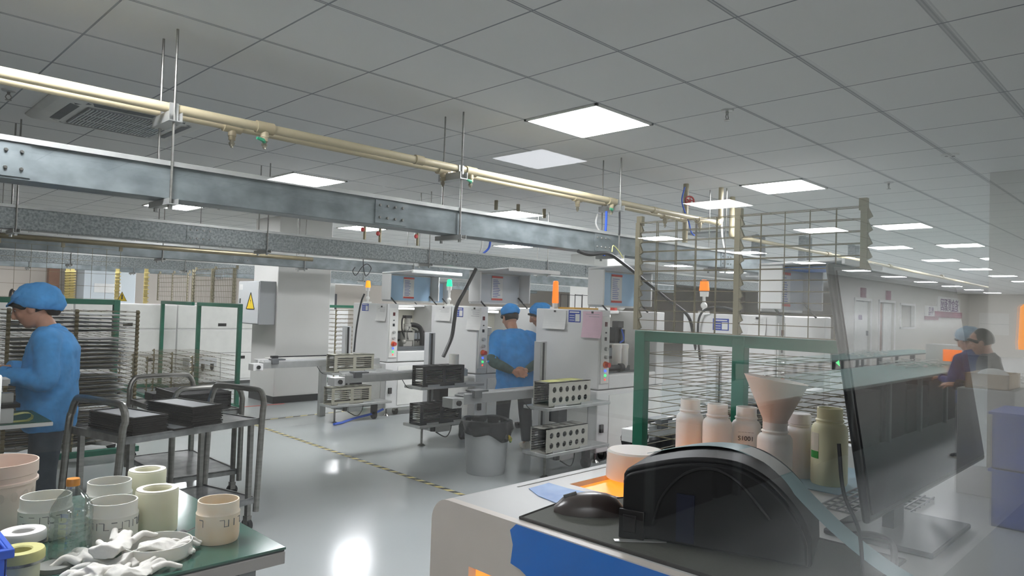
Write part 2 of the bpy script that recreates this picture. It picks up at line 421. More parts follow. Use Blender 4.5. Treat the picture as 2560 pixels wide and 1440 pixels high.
def sprinkler(p, label):
    r = thing('sprinkler', label, 'sprinkler', (p.x, p.y, CE), 0, 'ceiling sprinklers')
    MB().lathe([(.001, 0), (.04, 0), (.036, -.008), (.012, -.012), (.001, -.012)], 20).build('escutcheon', ALU, r)
    s = MB(); s.cyl((0, 0, -.01), (0, 0, -.03), .01, .008, 10)
    s.tube([(.008, 0, -.028), (.016, 0, -.045), (.004, 0, -.062)], .003, 6); s.tube([(-.008, 0, -.028), (-.016, 0, -.045), (-.004, 0, -.062)], .003, 6)
    s.lathe([(.001, -.06), (.018, -.061), (.018, -.064), (.001, -.065)], 14)
    s.build('head', STEEL, r)
for (u, v), l in (((22, 225), 'small sprinkler head beside the left air conditioner'), ((1818, 275), 'sprinkler head in the tile right of the brightest light panel'), ((2222, 455), 'sprinkler head on the ceiling at right, right of the third light'), ((547, 512), 'tiny sprinkler head beyond the first cable tray')):
    sprinkler(atz(u, v, CE), l)
p = atz(2375, 386, CE)
r = thing('smoke_detector', 'flat white ceiling plate with two dark dots at upper right', 'detector', (p.x, p.y, CE))
MB().lathe([(.001, 0), (.06, 0), (.055, -.012), (.001, -.014)], 24).build('base', WP, r)
for s in (-1, 1): MB().lathe([(.001, -.012), (.011, -.0125), (.011, -.016), (.001, -.017)], 12, (s*.014, -s*.02, 0)).build('sensor', BLK, r)
p = atz(896, 363, CE)
r = thing('fire_alarm', 'small round red alarm on the ceiling behind the pipes', 'alarm', (p.x, p.y, CE))
MB().lathe([(.001, 0), (.05, 0), (.045, -.02), (.02, -.03), (.001, -.03)], 20).build('housing', REDV, r)

# ------------------------------------------------------------------ cable trays on threaded-rod hangers
TZ0, TZ1 = 1.95, 2.115
bolt0 = MB().cyl((0, 0, 0), (0, -.008, 0), .008, .006, 8).build('bolt', STEEL); BOLT = bolt0.data; bpy.data.objects.remove(bolt0)
def tray(y, xa, xb, z0, z1, mt, label, splices):
    w = .075
    r = thing('cable_tray', label, 'cable tray', (0, y, 0), 0, 'galvanized cable trays')
    b = MB(); b.box(xa, -w, z0, xb, w, z1); b.build('trunking', mt, r, bevel=.003)
    l = MB(); l.box(xa, -w-.012, z1, xb, w+.012, z1+.008); l.box(xa, -w-.012, z1-.014, xb, -w-.001, z1); l.build('lid', ALU, r)
    for x in splices:
        s = MB(); s.box(x-.11, -w-.005, z0+.012, x+.11, -w-.0005, z1-.02)
        q = s.build('splice_plate', mt, r)
        for i in range(4):
            for k in (0, 1):
                xx, zz = x-.08+.053*i, z0+.045+.07*k
                bo = bpy.data.objects.new('bolt', BOLT); COL.objects.link(bo); bo.parent = q; bo.location = (xx, -w-.005, zz)
    return r
def hanger(x, y, zb, label, w=.07):
    r = thing('tray_hanger', label, 'hanger', (x, y, zb), 0, 'threaded rod hangers under the trays')
    for s in (-1, 1):
        MB().cyl((0, s*(w+.02), -.03), (0, s*(w+.02), CE-zb), .0058, n=8).build('rod', STEEL, r)
    b = MB(); b.box(-.022, -w-.06, -.03, .022, w+.06, -.026); b.box(-.022, -w-.06, -.026, -.018, w+.06, -.002); b.box(.018, -w-.06, -.026, .022, w+.06, -.002)
    for s in (-1, 1): b.cyl((0, s*(w+.02), -.03), (0, s*(w+.02), -.048), .011, n=6)
    b.build('bracket', ALU, r)
ys = [(3.48, GALV, -.6, 12, 'wide galvanized cable tray nearest the camera under the pipes', (.52, 2.40, 4.42, 6.4, 8.4), (1.17, 2.92, 4.61, 6.35)),
      (6.13, GALV2, -1, 13, 'spangled galvanized cable tray, second from the camera', (2.34, 5.1, 7.6), (1.05, 2.93, 4.78, 6.7)),
      (8.8, GALV, -1.5, 14, 'galvanized cable tray, third from the camera, over the machines', (3.9, 7.2), (2.95, 4.77, 6.6)),
      (12.3, GALV2, -2, 15, 'galvanized cable tray, fourth from the camera, over the ovens', (6.1,), (2.83, 4.5, 6.2, 8.0)),
      (14.9, GALV, -2, 16, 'galvanized cable tray farthest back along the wall', (5.0,), (2.8, 4.5, 6.2, 8.0))]
for i, (y, mt, xa, xb, lab, spl, hs) in enumerate(ys):
    tray(y, xa, xb, TZ0, TZ1, mt, lab, spl)
    for k, x in enumerate(hs):
        hanger(x, y, TZ0, '%s rod hanger from the left under the %s cable tray from the camera' % (ORD[k], ORD[i]))
# dark pipe runs tucked behind the second and fourth trays
for y, z, xa, xb, l in ((7.5, 1.99, -1, 4.2, 'dull brown pipe running just beyond the second cable tray'), (13.4, 2.02, -1, 5.8, 'thin brown pipe beyond the fourth cable tray')):
    r = thing('service_pipe', l, 'pipe', (0, y, z))
    MB().cyl((xa, 0, 0), (xb, 0, 0), .024, n=12).build('tube', BRASSW, r)
    for x in (1.2, 2.9, 4.0):
        if x < xb:
            MB().cyl((x, 0, 0), (x, 0, CE-z), .004, n=6).build('rod', STEEL, r)

# ------------------------------------------------------------------ compressed-air pipes
PZ = 2.372
def tee(r, x, z, green, mt=CREAM):
    t = MB(); t.cyl((x-.045, 0, z), (x+.045, 0, z), .031, n=16); t.cyl((x, 0, z), (x, -.004, z-.05), .02, n=14); t.cyl((x, -.004, z-.045), (x, -.004, z-.07), .017, n=14)
    q = t.build('tee_fitting', mt, r)
    v = MB(); v.cyl((x, -.004, z-.07), (x, -.004, z-.1), .011, n=10); v.cyl((x, -.004, z-.082), (x, -.004, z-.092), .015, n=6); v.cyl((x, -.004, z-.1), (x, -.004, z-.108), .007, n=8)
    v.build('nozzle', mat('nozzle_zinc', '8d8878', .35, .7), q)
    if green:
        MB().tube([(x, -.004, z-.075), (x-.02, -.03, z-.07), (x-.055, -.035, z-.066)], [.009, .01, .007], 8).build('valve_handle', GRASS, q)
def sleeve(r, xs, z):
    for x in xs: MB().cyl((x-.03, 0, z), (x+.03, 0, z), .029, n=16).build('coupling', CREAM, r)
rA = thing('air_pipe', 'upper beige air pipe of the pair across the ceiling, ending in an upturned elbow', 'pipe', (0, 3.42, 0), 0, 'beige compressed air pipes')
MB().tube([(-.4, 0, PZ), (1.5, 0, PZ), (4.5, 0, PZ+.005), (6.27, 0, PZ+.01)], .0235, 14).build('tube', PIPE, rA)
MB().tube([(6.22, 0, PZ+.01), (6.26, 0, PZ+.012), (6.29, 0, PZ+.04), (6.295, 0, PZ+.07)], .029, 14, 3).build('elbow', CREAM, rA)
MB().cyl((6.295, 0, PZ+.05), (6.295, 0, CE), .0235, n=14).build('riser', PIPE, rA)
sleeve(rA, (2.6, 5.15), PZ+.003)
for x, g in ((1.62, 1), (3.02, 1), (4.53, 1), (5.9, 0)): tee(rA, x, PZ, g)
rB = thing('air_pipe', 'lower beige air pipe of the pair, running behind the upper one', 'pipe', (0, 3.53, 0), 0, 'beige compressed air pipes')
MB().tube([(-.4, 0, PZ), (1.5, 0, PZ), (4.5, 0, PZ), (5.78, 0, PZ)], .021, 14).build('tube', PIPE, rB)
MB().cyl((5.72, 0, PZ), (5.83, 0, PZ), .025, n=16).build('end_tee', CREAM, rB)
MB().cyl((5.93, .06, PZ-.2), (5.93, .06, CE), .026, n=14).build('riser', mat('riser_grey', 'a49b80', .5), rB)
def wheel(parent, c, nrm):
    N = V(nrm).normalized(); a = N.orthogonal().normalized(); b = N.cross(a)
    w = MB(); R = []
    ring = [V(c)+a*math.cos(2*PI*i/18)*.042+b*math.sin(2*PI*i/18)*.042 for i in range(18)]
    w.rings([[p+((p-V(c)).normalized()*math.cos(2*PI*j/6)+N*math.sin(2*PI*j/6))*.009 for j in range(6)] for p in ring], False, True)
    for k in range(5): w.cyl(c, V(c)+(a*math.cos(2*PI*k/5)+b*math.sin(2*PI*k/5))*.042, .006, n=6)
    w.cyl(V(c)-N*.015, V(c)+N*.012, .014, n=10)
    o = w.build('handwheel', REDV, parent)
    return o
wheel(rB, (5.90, -.0, CE-.17), (-.6, -.8, .1))
MB().cyl((5.905, .01, CE-.17), (5.93, .06, CE-.17), .018, n=10).build('valve_stem', CREAM, rB)
for x in (1.62, 3.0, 4.36, 5.6): tee(rB, x-.12, PZ, 0)
rC = thing('air_pipe', 'beige pipe dropping from the ceiling and running off to the far right', 'pipe', (0, 3.6, 0), 0, 'beige compressed air pipes')
MB().cyl((6.87, 0, CE), (6.87, 0, 2.34), .028, n=16).build('riser', PIPE, rC)
MB().tube([(6.87, 0, 2.37), (6.875, 0, 2.335), (6.93, 0, 2.325)], .032, 14, 3).build('elbow', CREAM, rC)
MB().tube([(6.88, 0, 2.325), (11, 0, 2.33), (19, 0, 2.28)], .022, 12).build('tube', PIPE, rC)
wheel(rC, (7.0, .02, CE-.25), (.8, -.5, 0)); MB().cyl((6.87, 0, CE-.25), (7.0, .02, CE-.25), .014, n=8).build('valve_stem', CREAM, rC)
for x in (9.5, 12, 15): MB().cyl((x-.06, 0, 2.33), (x+.06, 0, 2.33), .03, n=12).build('coupling', CREAM, rC)
for x, l in ((1.17, 'first'), (2.92, 'second'), (4.61, 'third')):
    r = thing('pipe_bracket', 'folded steel bracket carrying both beige pipes, %s from the left' % l, 'bracket', (x, 3.475, PZ-.024), 0, 'steel pipe brackets')
    b = MB(); b.box(-.03, -.11, -.045, .03, .11, -.04); b.box(-.03, -.11, -.04, -.026, .11, 0); b.box(.026, -.11, -.04, .03, .11, 0); b.build('channel', ALU, r)
    for y in (-.055, .055):
        c = MB(); c.box(-.02, y-.028, -.04, .02, y-.021, .045); c.build('clip', ALU, r)
# short grey stubs with red valves beyond the first tray
for (u, v), l in (((912, 575), 'left'), ((950, 585), 'middle'), ((1044, 592), 'right')):
    p = aty(u, v, 7.6)
    r = thing('drop_pipe', 'stub pipe with a small red valve under the lights, %s one' % l, 'pipe', (p.x, 7.6, p.z))
    MB().cyl((0, 0, -.12), (0, 0, CE-p.z), .018, n=10).build('tube', BRASSW, r)
    MB().ell((-.05, -.03, 0), (.03, .02, .03), 10, 6).build('valve_knob', REDV, r)
for (u, v), l in (((1240, 525), 'left'), ((1295, 532), 'middle'), ((1360, 545), 'right')):
    p = aty(u, v, 5.9)
    tag(MB().cyl((p.x, 5.9, p.z), (p.x, 5.9, CE), .022, n=10).build('drop_pipe', BRASSW), 'dull vertical pipe in front of the far light panel, %s of three' % l, 'pipe')
# flexible silver ducts above the far machines
for k, (x, y, z, l) in enumerate(((10.4, 5.0, 2.1, 'crinkled silver exhaust duct left of the pair above the wire rack'), (10.95, 4.5, 2.1, 'crinkled silver exhaust duct beside it, farther right'), (12.6, 4.35, 2.1, 'small silver exhaust duct farthest along'))):
    r = thing('exhaust_duct', l, 'duct', (x, y, z))
    for s in (-1, 1):
        d = MB(); n = 22; H = CE-z
        pr = []
        for i in range(n*2+1):
            t = i/(2*n); pr.append((.05+(.008 if i % 2 else 0)+.03*(1-t)**2, H*t))
        d.lathe(pr, 18, (s*.11, 0, 0)); d.build('flexible_hose', mat('foil', 'a2a5a7', .35, .5, noise=.15, nscale=30), r)
    MB().box(-.2, -.1, -.02, .2, .1, .0).build('collar_plate', ALU, r)
# hoses under the pipes
def hose(name, label, pts, rad, mt, cat='hose', parts=None):
    return tag(MB().tube(pts, rad, 8, 6).build(name, mt), label, cat)
def P3(l, y): return [tuple(aty(u, v, y)) for u, v in l]
hose('air_hose', 'blue air hose hanging straight down from the third pipe tee', P3([(1516, 528), (1515, 560), (1512, 600), (1510, 640)], 3.42), .010, BLUE)
hose('air_hose', 'white air hose curving down beside the straight blue one', P3([(1494, 535), (1490, 560), (1502, 585), (1512, 620), (1500, 628)], 3.53), .007, HOSEW)
hose('air_hose', 'blue hose looping down below the red handwheel', P3([(1712, 468), (1705, 500), (1712, 530), (1722, 555), (1728, 580), (1737, 588), (1741, 575), (1742, 560)], 3.44), .007, BLUE)
hose('air_hose', 'blue hose dropping beyond the first tray near the middle', P3([(1226, 602), (1222, 620), (1208, 634)], 6.4), .014, BLUE)
hose('air_hose', 'white hose dropping beside the far blue hose', P3([(1206, 600), (1204, 618), (1198, 638)], 6.4), .012, HOSEW)
hose('cable_drop', 'white cable hanging and flaring behind the beige riser', P3([(1805, 490), (1804, 560), (1806, 600), (1813, 632)], 3.7), .012, HOSEW, 'cable')
hose('cable_drop', 'black rod-like cable hanging right of the blue hose', P3([(1549, 530), (1549, 560), (1548, 588)], 3.35), .008, BLK, 'cable')
hose('cable_bundle', 'black cable bundle sloping from the tray toward the wire rack', P3([(1446, 628), (1475, 636), (1520, 634), (1560, 660), (1610, 700), (1665, 745), (1720, 790), (1735, 850), (1745, 900)], 3.2), .014, BLK, 'cable')
hose('cable', 'thin green and yellow earth wire looping by the tray', P3([(1530, 630), (1533, 614), (1545, 625), (1558, 645)], 3.3), .004, YEL, 'cable')

# ------------------------------------------------------------------ machines
MX = 5.5
def machine(yf, k, label, lamp, lidmat, sticker, fit):
    r = thing('dispensing_machine', label, 'machine', (MX, yf, 0), 0, 'white machines in a row')
    b = MB()
    b.box(0, 0, .72, .17, .85, 1.5); b.box(1.0, 0, .72, 1.15, .85, 1.5); b.box(.17, .78, .72, 1.0, .85, 1.5)
    b.box(.17, 0, .72, 1.0, .1, .86); b.box(.17, .5, 1.46, 1.0, .78, 1.5)
    b.build('housing', W, r, bevel=.012)
    c = MB().box(0, .01, .1, 1.15, .85, .712).build('base_cabinet', W, r, bevel=.012)
    MB().box(.19, .003, .14, 1.1, .01, .66).build('cabinet_door', WP, c, bevel=.004)
    lk = MB().box(.045, -.012, .3, .095, .01, .38).build('door_lock', BLK, c, bevel=.004)
    MB().box(-.006, .12, .14, .0, .8, .66).build('side_panel', WP, c, bevel=.003)
    for x, y in ((.08, .08), (1.05, .08), (.08, .76), (1.05, .76)):
        MB().cyl((x, y, .03), (x, y, .1), .012, n=8).cyl((x, y, 0), (x, y, .03), .045, .02, n=14).build('levelling_foot', STEEL, r)
    for x in (.25, .85):
        q = MB().cyl((x-.02, .12, .045), (x+.02, .12, .045), .045, n=16).build('caster', RUB, r)
        MB().box(x-.03, .09, .05, x+.03, .14, .1).build('caster_fork', STEEL, q)
    # open lid
    l = MB()
    l.box(-.01, .12, 1.53, .8, .15, 1.9); l.box(-.02, -.05, 1.55, .0, .15, 1.9); l.box(.8, -.05, 1.55, .82, .15, 1.9)
    l.prism([(-.02, .15, 1.9), (-.02, -.5, 1.925), (-.02, -.5, 1.94), (-.02, .15, 1.92)], (.84, 0, 0))
    l.box(-.02, -.53, 1.9, .82, -.5, 1.945)
    ld = l.build('lid', W, r, bevel=.008)
    MB().box(.02, .112, 1.55, .78, .12, 1.885).build('lid_lining', lidmat, ld)
    s = MB().box(.31, .104, 1.58, .49, .112, 1.87).build('notice', PAPER, ld)
    MB().box(.31, .100, 1.845, .49, .104, 1.87).box(.31, .100, 1.58, .49, .104, 1.6).build('notice_border', RED, s) if False else None
    for z0 in (1.58, 1.848): tag(MB().box(.31, .1005, z0, .49, .104, z0+.022).build('notice_header', RED, ld), 'red band')
    tx = MB()
    for i in range(11):
        tx.box(.33, .1015, 1.82-i*.02, .33+.12*(.6+.4*random.random()), .104, 1.826-i*.02)
    tx.build('notice_print', BLUES, ld)
    for x in (.06, .76):
        st = MB().tube([(x, .1, 1.62), (x+.09, .02, 1.49)], .009, 8); st.build('gas_strut', BLK, r)
    # control strip
    p = MB().box(.02, -.012, .78, .15, 0, 1.44).build('control_strip', WP, r, bevel=.004)
    def btn(z, rr, dep, mt, nm, x=.085):
        MB().cyl((x, -.012, z), (x, -.012-dep, z), rr, rr*.9, 14).build(nm, mt, p)
    MB().box(.07, -.02, 1.34, .10, -.012, 1.385).build('power_switch', mat('dark_red', '5a1f22', .4), p)
    MB().box(.07, -.016, 1.2, .10, -.012, 1.235).build('key_switch', DARK, p)
    btn(1.28, .008, .01, DARK, 'indicator'); btn(1.12, .02, .03, ALU, 'knob'); btn(1.04, .02, .03, ALU, 'knob')
    btn(.965, .034, .02, ORB, 'stop_collar'); btn(.965, .027, .055, RED, 'emergency_stop')
    btn(.905, .013, .012, BLED, 'reset_button'); btn(.86, .013, .012, GLED, 'start_button'); btn(.82, .010, .008, RLED, 'alarm_light')
    # stickers
    y0, y1 = atx(sticker[0], 780, MX).y, atx(sticker[1], 780, MX).y; z0, z1 = sticker[3], sticker[2]
    q = MB().box(-.003, y1-yf, z0, 0, y0-yf, z1).build('blue_sticker', BLUES, r)
    h = z1-z0; w = y0-y1
    MB().box(-.0045, y1-yf+.06*w, z0+.08*h, -.003, y1-yf+.42*w, z1-.3*h).build('sticker_field', PAPER, q)
    t = MB()
    for i in range(3): t.box(-.0045, y1-yf+.5*w, z0+(.15+.2*i)*h, -.003, y1-yf+.9*w, z0+(.2+.2*i)*h)
    t.box(-.0045, y1-yf+.1*w, z1-.2*h, -.003, y1-yf+.9*w, z1-.1*h); t.build('sticker_print', PAPER, q)
    # lamp
    if lamp:
        mt, lx, ly, z0, z1, rad = lamp
        m_ = MB(); m_.box(lx-.05, ly-.03, 1.5, lx+.05, ly+.03, 1.52); m_.cyl((lx, ly, 1.52), (lx, ly, z0-.05), .014, n=10); m_.ell((lx, ly, 1.57), (.03, .03, .03), 12, 8); m_.cyl((lx, ly, z0-.05), (lx, ly, z0), rad*.8, rad*.9, 14)
        mm = m_.build('lamp_post', WP, r)
        MB().lathe([(rad*.95, z0), (rad, z0+.01), (rad*.8, z1-.01), (rad*.5, z1), (.001, z1)], 18, (lx, ly, 0)).build('signal_lens', mt, mm)
    # inside
    MB().box(.17, .1, .72, 1.0, .78, .8).build('work_bed', DARK, r)
    MB().box(.17, .76, .86, 1.0, .78, 1.5).build('inner_panel', mat('inner_cream', 'd5d3c4', .5), r)
    MB().box(.2, .46, 1.425, .78, .5, 1.45).build('strip_light', LEDW, r, ang=0)
    g = MB(); g.box(.17, .5, .98, 1.0, .56, 1.1); gb = g.build('gantry_beam', mat('beam_grey', '8c9196', .4, .3), r, bevel=.004)
    MB().box(.17, .493, 1.085, 1.0, .5, 1.115).build('rail', BLK, gb); MB().box(.17, .493, .965, 1.0, .5, .995).build('rail', BLK, gb)
    bd = MB(); bd.box(.17, .2, .8, 1.0, .24, .86); bd.box(.17, .34, .8, 1.0, .40, .9); bd.build('conveyor_rail', mat('rail_grey', '7b7f83', .35, .5), r)
    if fit == 'spindle':
        h = MB(); x, y = .62, .40
        h.cyl((x, y, 1.12), (x, y, 1.22), .06, .055, 16); h.cyl((x, y, 1.22), (x, y, 1.3), .045, n=16); h.box(x-.08, y-.06, .98, x+.08, y+.06, 1.1); h.box(x-.1, y-.05, .9, x+.06, y+.05, .98)
        h.ell((x-.09, y-.05, .97), (.035, .035, .035), 12, 8); h.cyl((x+.11, y, .9), (x+.11, y, 1.12), .018, n=10); h.ell((x-.05, y-.05, 1.15), (.04, .03, .04), 12, 8)
        hd = h.build('spindle_head', mat('spindle_silver', 'b9b7b0', .35, .5), r, bevel=.006)
        m2 = MB(); m2.box(x-.06, y-.04, 1.3, x+.05, y+.04, 1.34); m2.tube([(x-.05, y, 1.33), (x-.11, y-.02, 1.28), (x-.11, y-.03, 1.12), (x-.06, y-.05, 1.0)], .011, 8, 4)
        m2.build('motor', BLK, hd)
        MB().tube([(x, y-.06, 1.18), (x-.06, y-.08, 1.1), (x-.03, y-.07, 1.0)], .006, 6, 4).tube([(x+.07, y-.02, 1.15), (x+.2, y+.02, 1.1), (x+.23, y+.05, .95)], .006, 6, 4).build('cables', BLK, hd)
        cc = MB()
        pts = [(x+.06, y+.1, 1.2), (x+.2, y+.1, 1.2), (x+.3, y+.1, 1.16), (x+.34, y+.1, 1.05), (x+.35, y+.1, .9)]
        cc.tube(pts, .035, 8, 4); cc.build('cable_chain', BLK, r)
    elif fit == 'filters':
        f = MB()
        for x in (.63, .75): f.lathe([(.001, .88), (.035, .89), (.05, .93), (.05, 1.1), (.055, 1.1), (.055, 1.14), (.03, 1.15), (.001, 1.15)], 18, (x, .25, 0))
        ff = f.build('filter_cups', BOT, r)
        MB().box(.66, .3, 1.15, .78, .42, 1.32).cyl((.76, .28, 1.15), (.76, .28, 1.3), .03, n=12).build('valve_block', DARK, r, bevel=.004)
        MB().box(.60, .22, 1.32, .70, .3, 1.39).build('sensor_head', BLK, r, bevel=.004)
        MB().tube([(.72, .26, 1.3), (.68, .2, 1.2), (.64, .22, 1.16)], .008, 6, 4).build('blue_tube', BLUE, r)
        MB().cyl((.2, .2, .9), (.6, .2, .9), .03, n=12).cyl((.6, .2, .9), (.66, .2, .9), .045, n=14).build('roller', DARK, r)
    elif fit == 'dark':
        MB().box(.3, .3, .9, .6, .5, 1.15).cyl((.45, .3, 1.15), (.45, .3, 1.25), .05, n=14).build('process_head', mat('head_grey', '9a9c9c', .4, .3), r, bevel=.008)
    return r
m1 = machine(7.78, 0, 'leftmost white machine with amber lamp and its lid propped open over a spindle', (AMB, .2, .8, 1.72, 1.82, .037), LBLUE, (905, 921, 1.49, 1.39), 'spindle')
m2 = machine(6.02, 1, 'second white machine with green lamp and the two workers before it', (GRN, .25, .82, 1.74, 1.83, .037), LGREY, (1137, 1158, 1.48, 1.37), 'dark')
m3 = machine(4.25, 2, 'third white machine with pink paper on its side and twin filter cups inside', (AMB2, .22, .78, 1.56, 1.80, .036), LBLUE, (1422, 1452, 1.49, 1.37), 'filters')
m4 = machine(2.48, 3, 'rightmost white machine behind the wire rack, amber lamp on top', (AMB2, .2, .76, 1.7, 1.80, .045), LGREY, (1783, 1823, 1.46, 1.36), 'dark')
m5 = machine(9.55, 4, 'white machine half hidden behind the leftmost one beside the column', None, LBLUE, (600, 610, 1.4, 1.3), 'dark')
m5.location.x = 7.2
MB().box(.12, -.48, 1.890, .78, .1, 1.896).build('blue_film', mat('lid_film', '3f78c8', .5), m4)
# wires and hoses on the machines
hose('spiral_cable', 'spiral-wrapped black and white cable down the leftmost machine side', P3([(911, 735), (903, 755), (896, 790), (890, 830), (885, 880)], 7.72 if False else 8.0), .012, DARK, 'cable')
hose('cable_drop', 'thin cable looping above the amber lamp on the leftmost machine', P3([(908, 645), (909, 670), (915, 690), (928, 672), (918, 660), (905, 668), (890, 688), (882, 678), (888, 668)], 8.6), .006, BLK, 'cable')
hose('corrugated_hose', 'thick black corrugated hose from the tray down to the second machine', P3([(1190, 672), (1178, 695), (1160, 730), (1142, 765), (1136, 800), (1130, 840), (1118, 870), (1108, 892)], 5.95), .021, BLK)
hose('cable_drop', 'black cable curving along the top of the rightmost machine', [tuple(q) for q in (atx(1750, 900, 5.44), atx(1745, 840, 5.44), atx(1748, 795, 5.44), atx(1765, 773, 5.44), atx(1800, 768, 5.44), atx(1850, 778, 5.44))], .010, BLK, 'cable')
# papers clipped to the machine sides
def paper(u0, u1, v0, v1, mt, label, lines=5):
    a, b = atx(u0, v0, MX-.004), atx(u1, v1, MX-.004)
    ya, yb, za, zb = a.y, b.y, min(a.z, 1.485), b.z
    r = thing('paper_sheet', label, 'paper', (MX-.006, (ya+yb)/2, zb), 0, 'papers on the machine sides')
    h = za-zb; w = (ya-yb)/2; n = 8; g = MB(); R = []
    for i in range(n+1):
        t = i/n; cu = -.025*(1-t)**3
        R.append([(cu-.0012, -w, h*t), (cu-.0012, w, h*t), (cu, w, h*t), (cu, -w, h*t)])
    g.rings(R); g.build('sheet', mt, r, ang=0)
    if lines:
        t = MB()
        for i in range(lines): t.box(-.0032, -w*.7, h*(.88-.09*i), -.0015, w*(.7-.5*random.random()), h*(.9-.09*i))
        t.build('print', mat('print_grey', '9b9c9e', .8), r)
    MB().box(-.006, -.012, h-.02, -.001, .012, h).build('clip', BLK, r)
paper(943, 966, 764, 803, PAPER, 'printed sheet clipped near the corner of the leftmost machine')
paper(1091, 1128, 763, 803, PAPER, 'white sheet on the left of the second machine side')
paper(1170, 1203, 765, 826, PAPER, 'longer printed sheet beside the control strip of the second machine')
paper(1361, 1415, 768, 824, PAPER, 'plain white sheet on the third machine side', 0)
paper(1458, 1505, 776, 846, PINK, 'pink sheet clipped to the third machine side', 2)
paper(1872, 1915, 792, 840, PAPER, 'white sheet on the rightmost machine behind the wire rack', 4)

# ------------------------------------------------------------------ magazine loaders in front of the machines
def holed(m_, x0, z0, nx, nz, cw, ch, rad, y0, y1, n=16):
    for i in range(nx):
        for j in range(nz):
            cx, cz = x0+(i+.5)*cw, z0+(j+.5)*ch
            sq, ci = [], []
            for k in range(n):
                a = 2*PI*k/n+PI/4; c, s = math.cos(a), math.sin(a); q = max(abs(c), abs(s))
                sq.append((cx+c/q*cw/2, cz+s/q*ch/2)); ci.append((cx+c*rad, cz+s*rad))
            vs = [(x, y0, z) for x, z in sq]+[(x, y0, z) for x, z in ci]+[(x, y1, z) for x, z in ci]+[(x, y1, z) for x, z in sq]
            fs = []
            for k in range(n):
                l = (k+1) % n
                fs += [(k, l, n+l, n+k), (n+k, n+l, 2*n+l, 2*n+k), (2*n+k, 2*n+l, 3*n+l, 3*n+k)]
            m_.add(vs, fs)
def magazine(loc, kind, label):
    L, Wd, H = .57, .19, .215
    mt = {'louvre': BEIGEM, 'black': DARK, 'holes': mat('anodised_grey', 'b3b2a8', .4, .35, noise=.05)}[kind]
    r = thing('magazine', label, 'magazine', loc, 0, 'board magazines on the loaders')
    f = MB(); f.box(0, 0, 0, L, Wd, .006)
    n = 5
    for i in range(n): f.box(L*i/n+(.0 if i == 0 else .02), 0, H-.006, L*(i+1)/n-(.0 if i == n-1 else .02), Wd, H)
    f.box(0, 0, H-.006, L, .03, H); f.box(0, Wd-.03, H-.006, L, Wd, H)
    f.build('frame', mt, r)
    for s in (0, 1):
        y0, y1 = (0, .007) if s == 0 else (Wd-.007, Wd)
        p = MB()
        if kind == 'holes':
            p.box(0, y0, 0, L, y1, .018); p.box(0, y0, H-.02, L, y1, H); p.box(0, y0, .018, .025, y1, H-.02); p.box(L-.025, y0, .018, L, y1, H-.02)
            holed(p, .025, .018, 6, 2, (L-.05)/6, (H-.038)/2, .026, y0, y1)
        else:
            p.box(0, y0, 0, L, y1, .04); p.box(0, y0, H-.035, L, y1, H)
            for a, b in ((0, .04), (.265, .31), (L-.035, L)): p.box(a, y0, .04, b, y1, H-.035)
            nn = 6
            for a, b in ((.04, .265), (.31, L-.035)):
                for i in range(1, nn): z = .04+(H-.075)*i/nn; p.box(a, y0+.001, z-.004, b, y1-.001, z+.004)
        p.build('side_plate', mt, r, ang=0)
    c = MB()
    for i in range(9):
        z = .015+(H-.03)*i/8.5
        c.box(.004, .007, z, L-.02, .022, z+.007); c.box(.004, Wd-.022, z, L-.02, Wd-.007, z+.007)
    c.build('comb_slots', mat('comb_black', '222324', .5) if kind != 'louvre' else mat('comb_grey', '5d5c55', .5), r, ang=0)
    bd = MB().box(L-.03, .02, .01, L-.02, Wd-.02, H-.01).build('back_stop', BLK, r)
    if kind != 'louvre':
        for i in range(4 if kind == 'holes' else 8):
            z = H-.04-.022*i
            MB().box(.03, .02, z, L-.04, Wd-.02, z+.002).build('board', mat('board_pale', 'cfd0c4', .5) if kind == 'black' else DARK, r, ang=0)  # pale boards in black magazines, dark ones in holed magazines
    return r
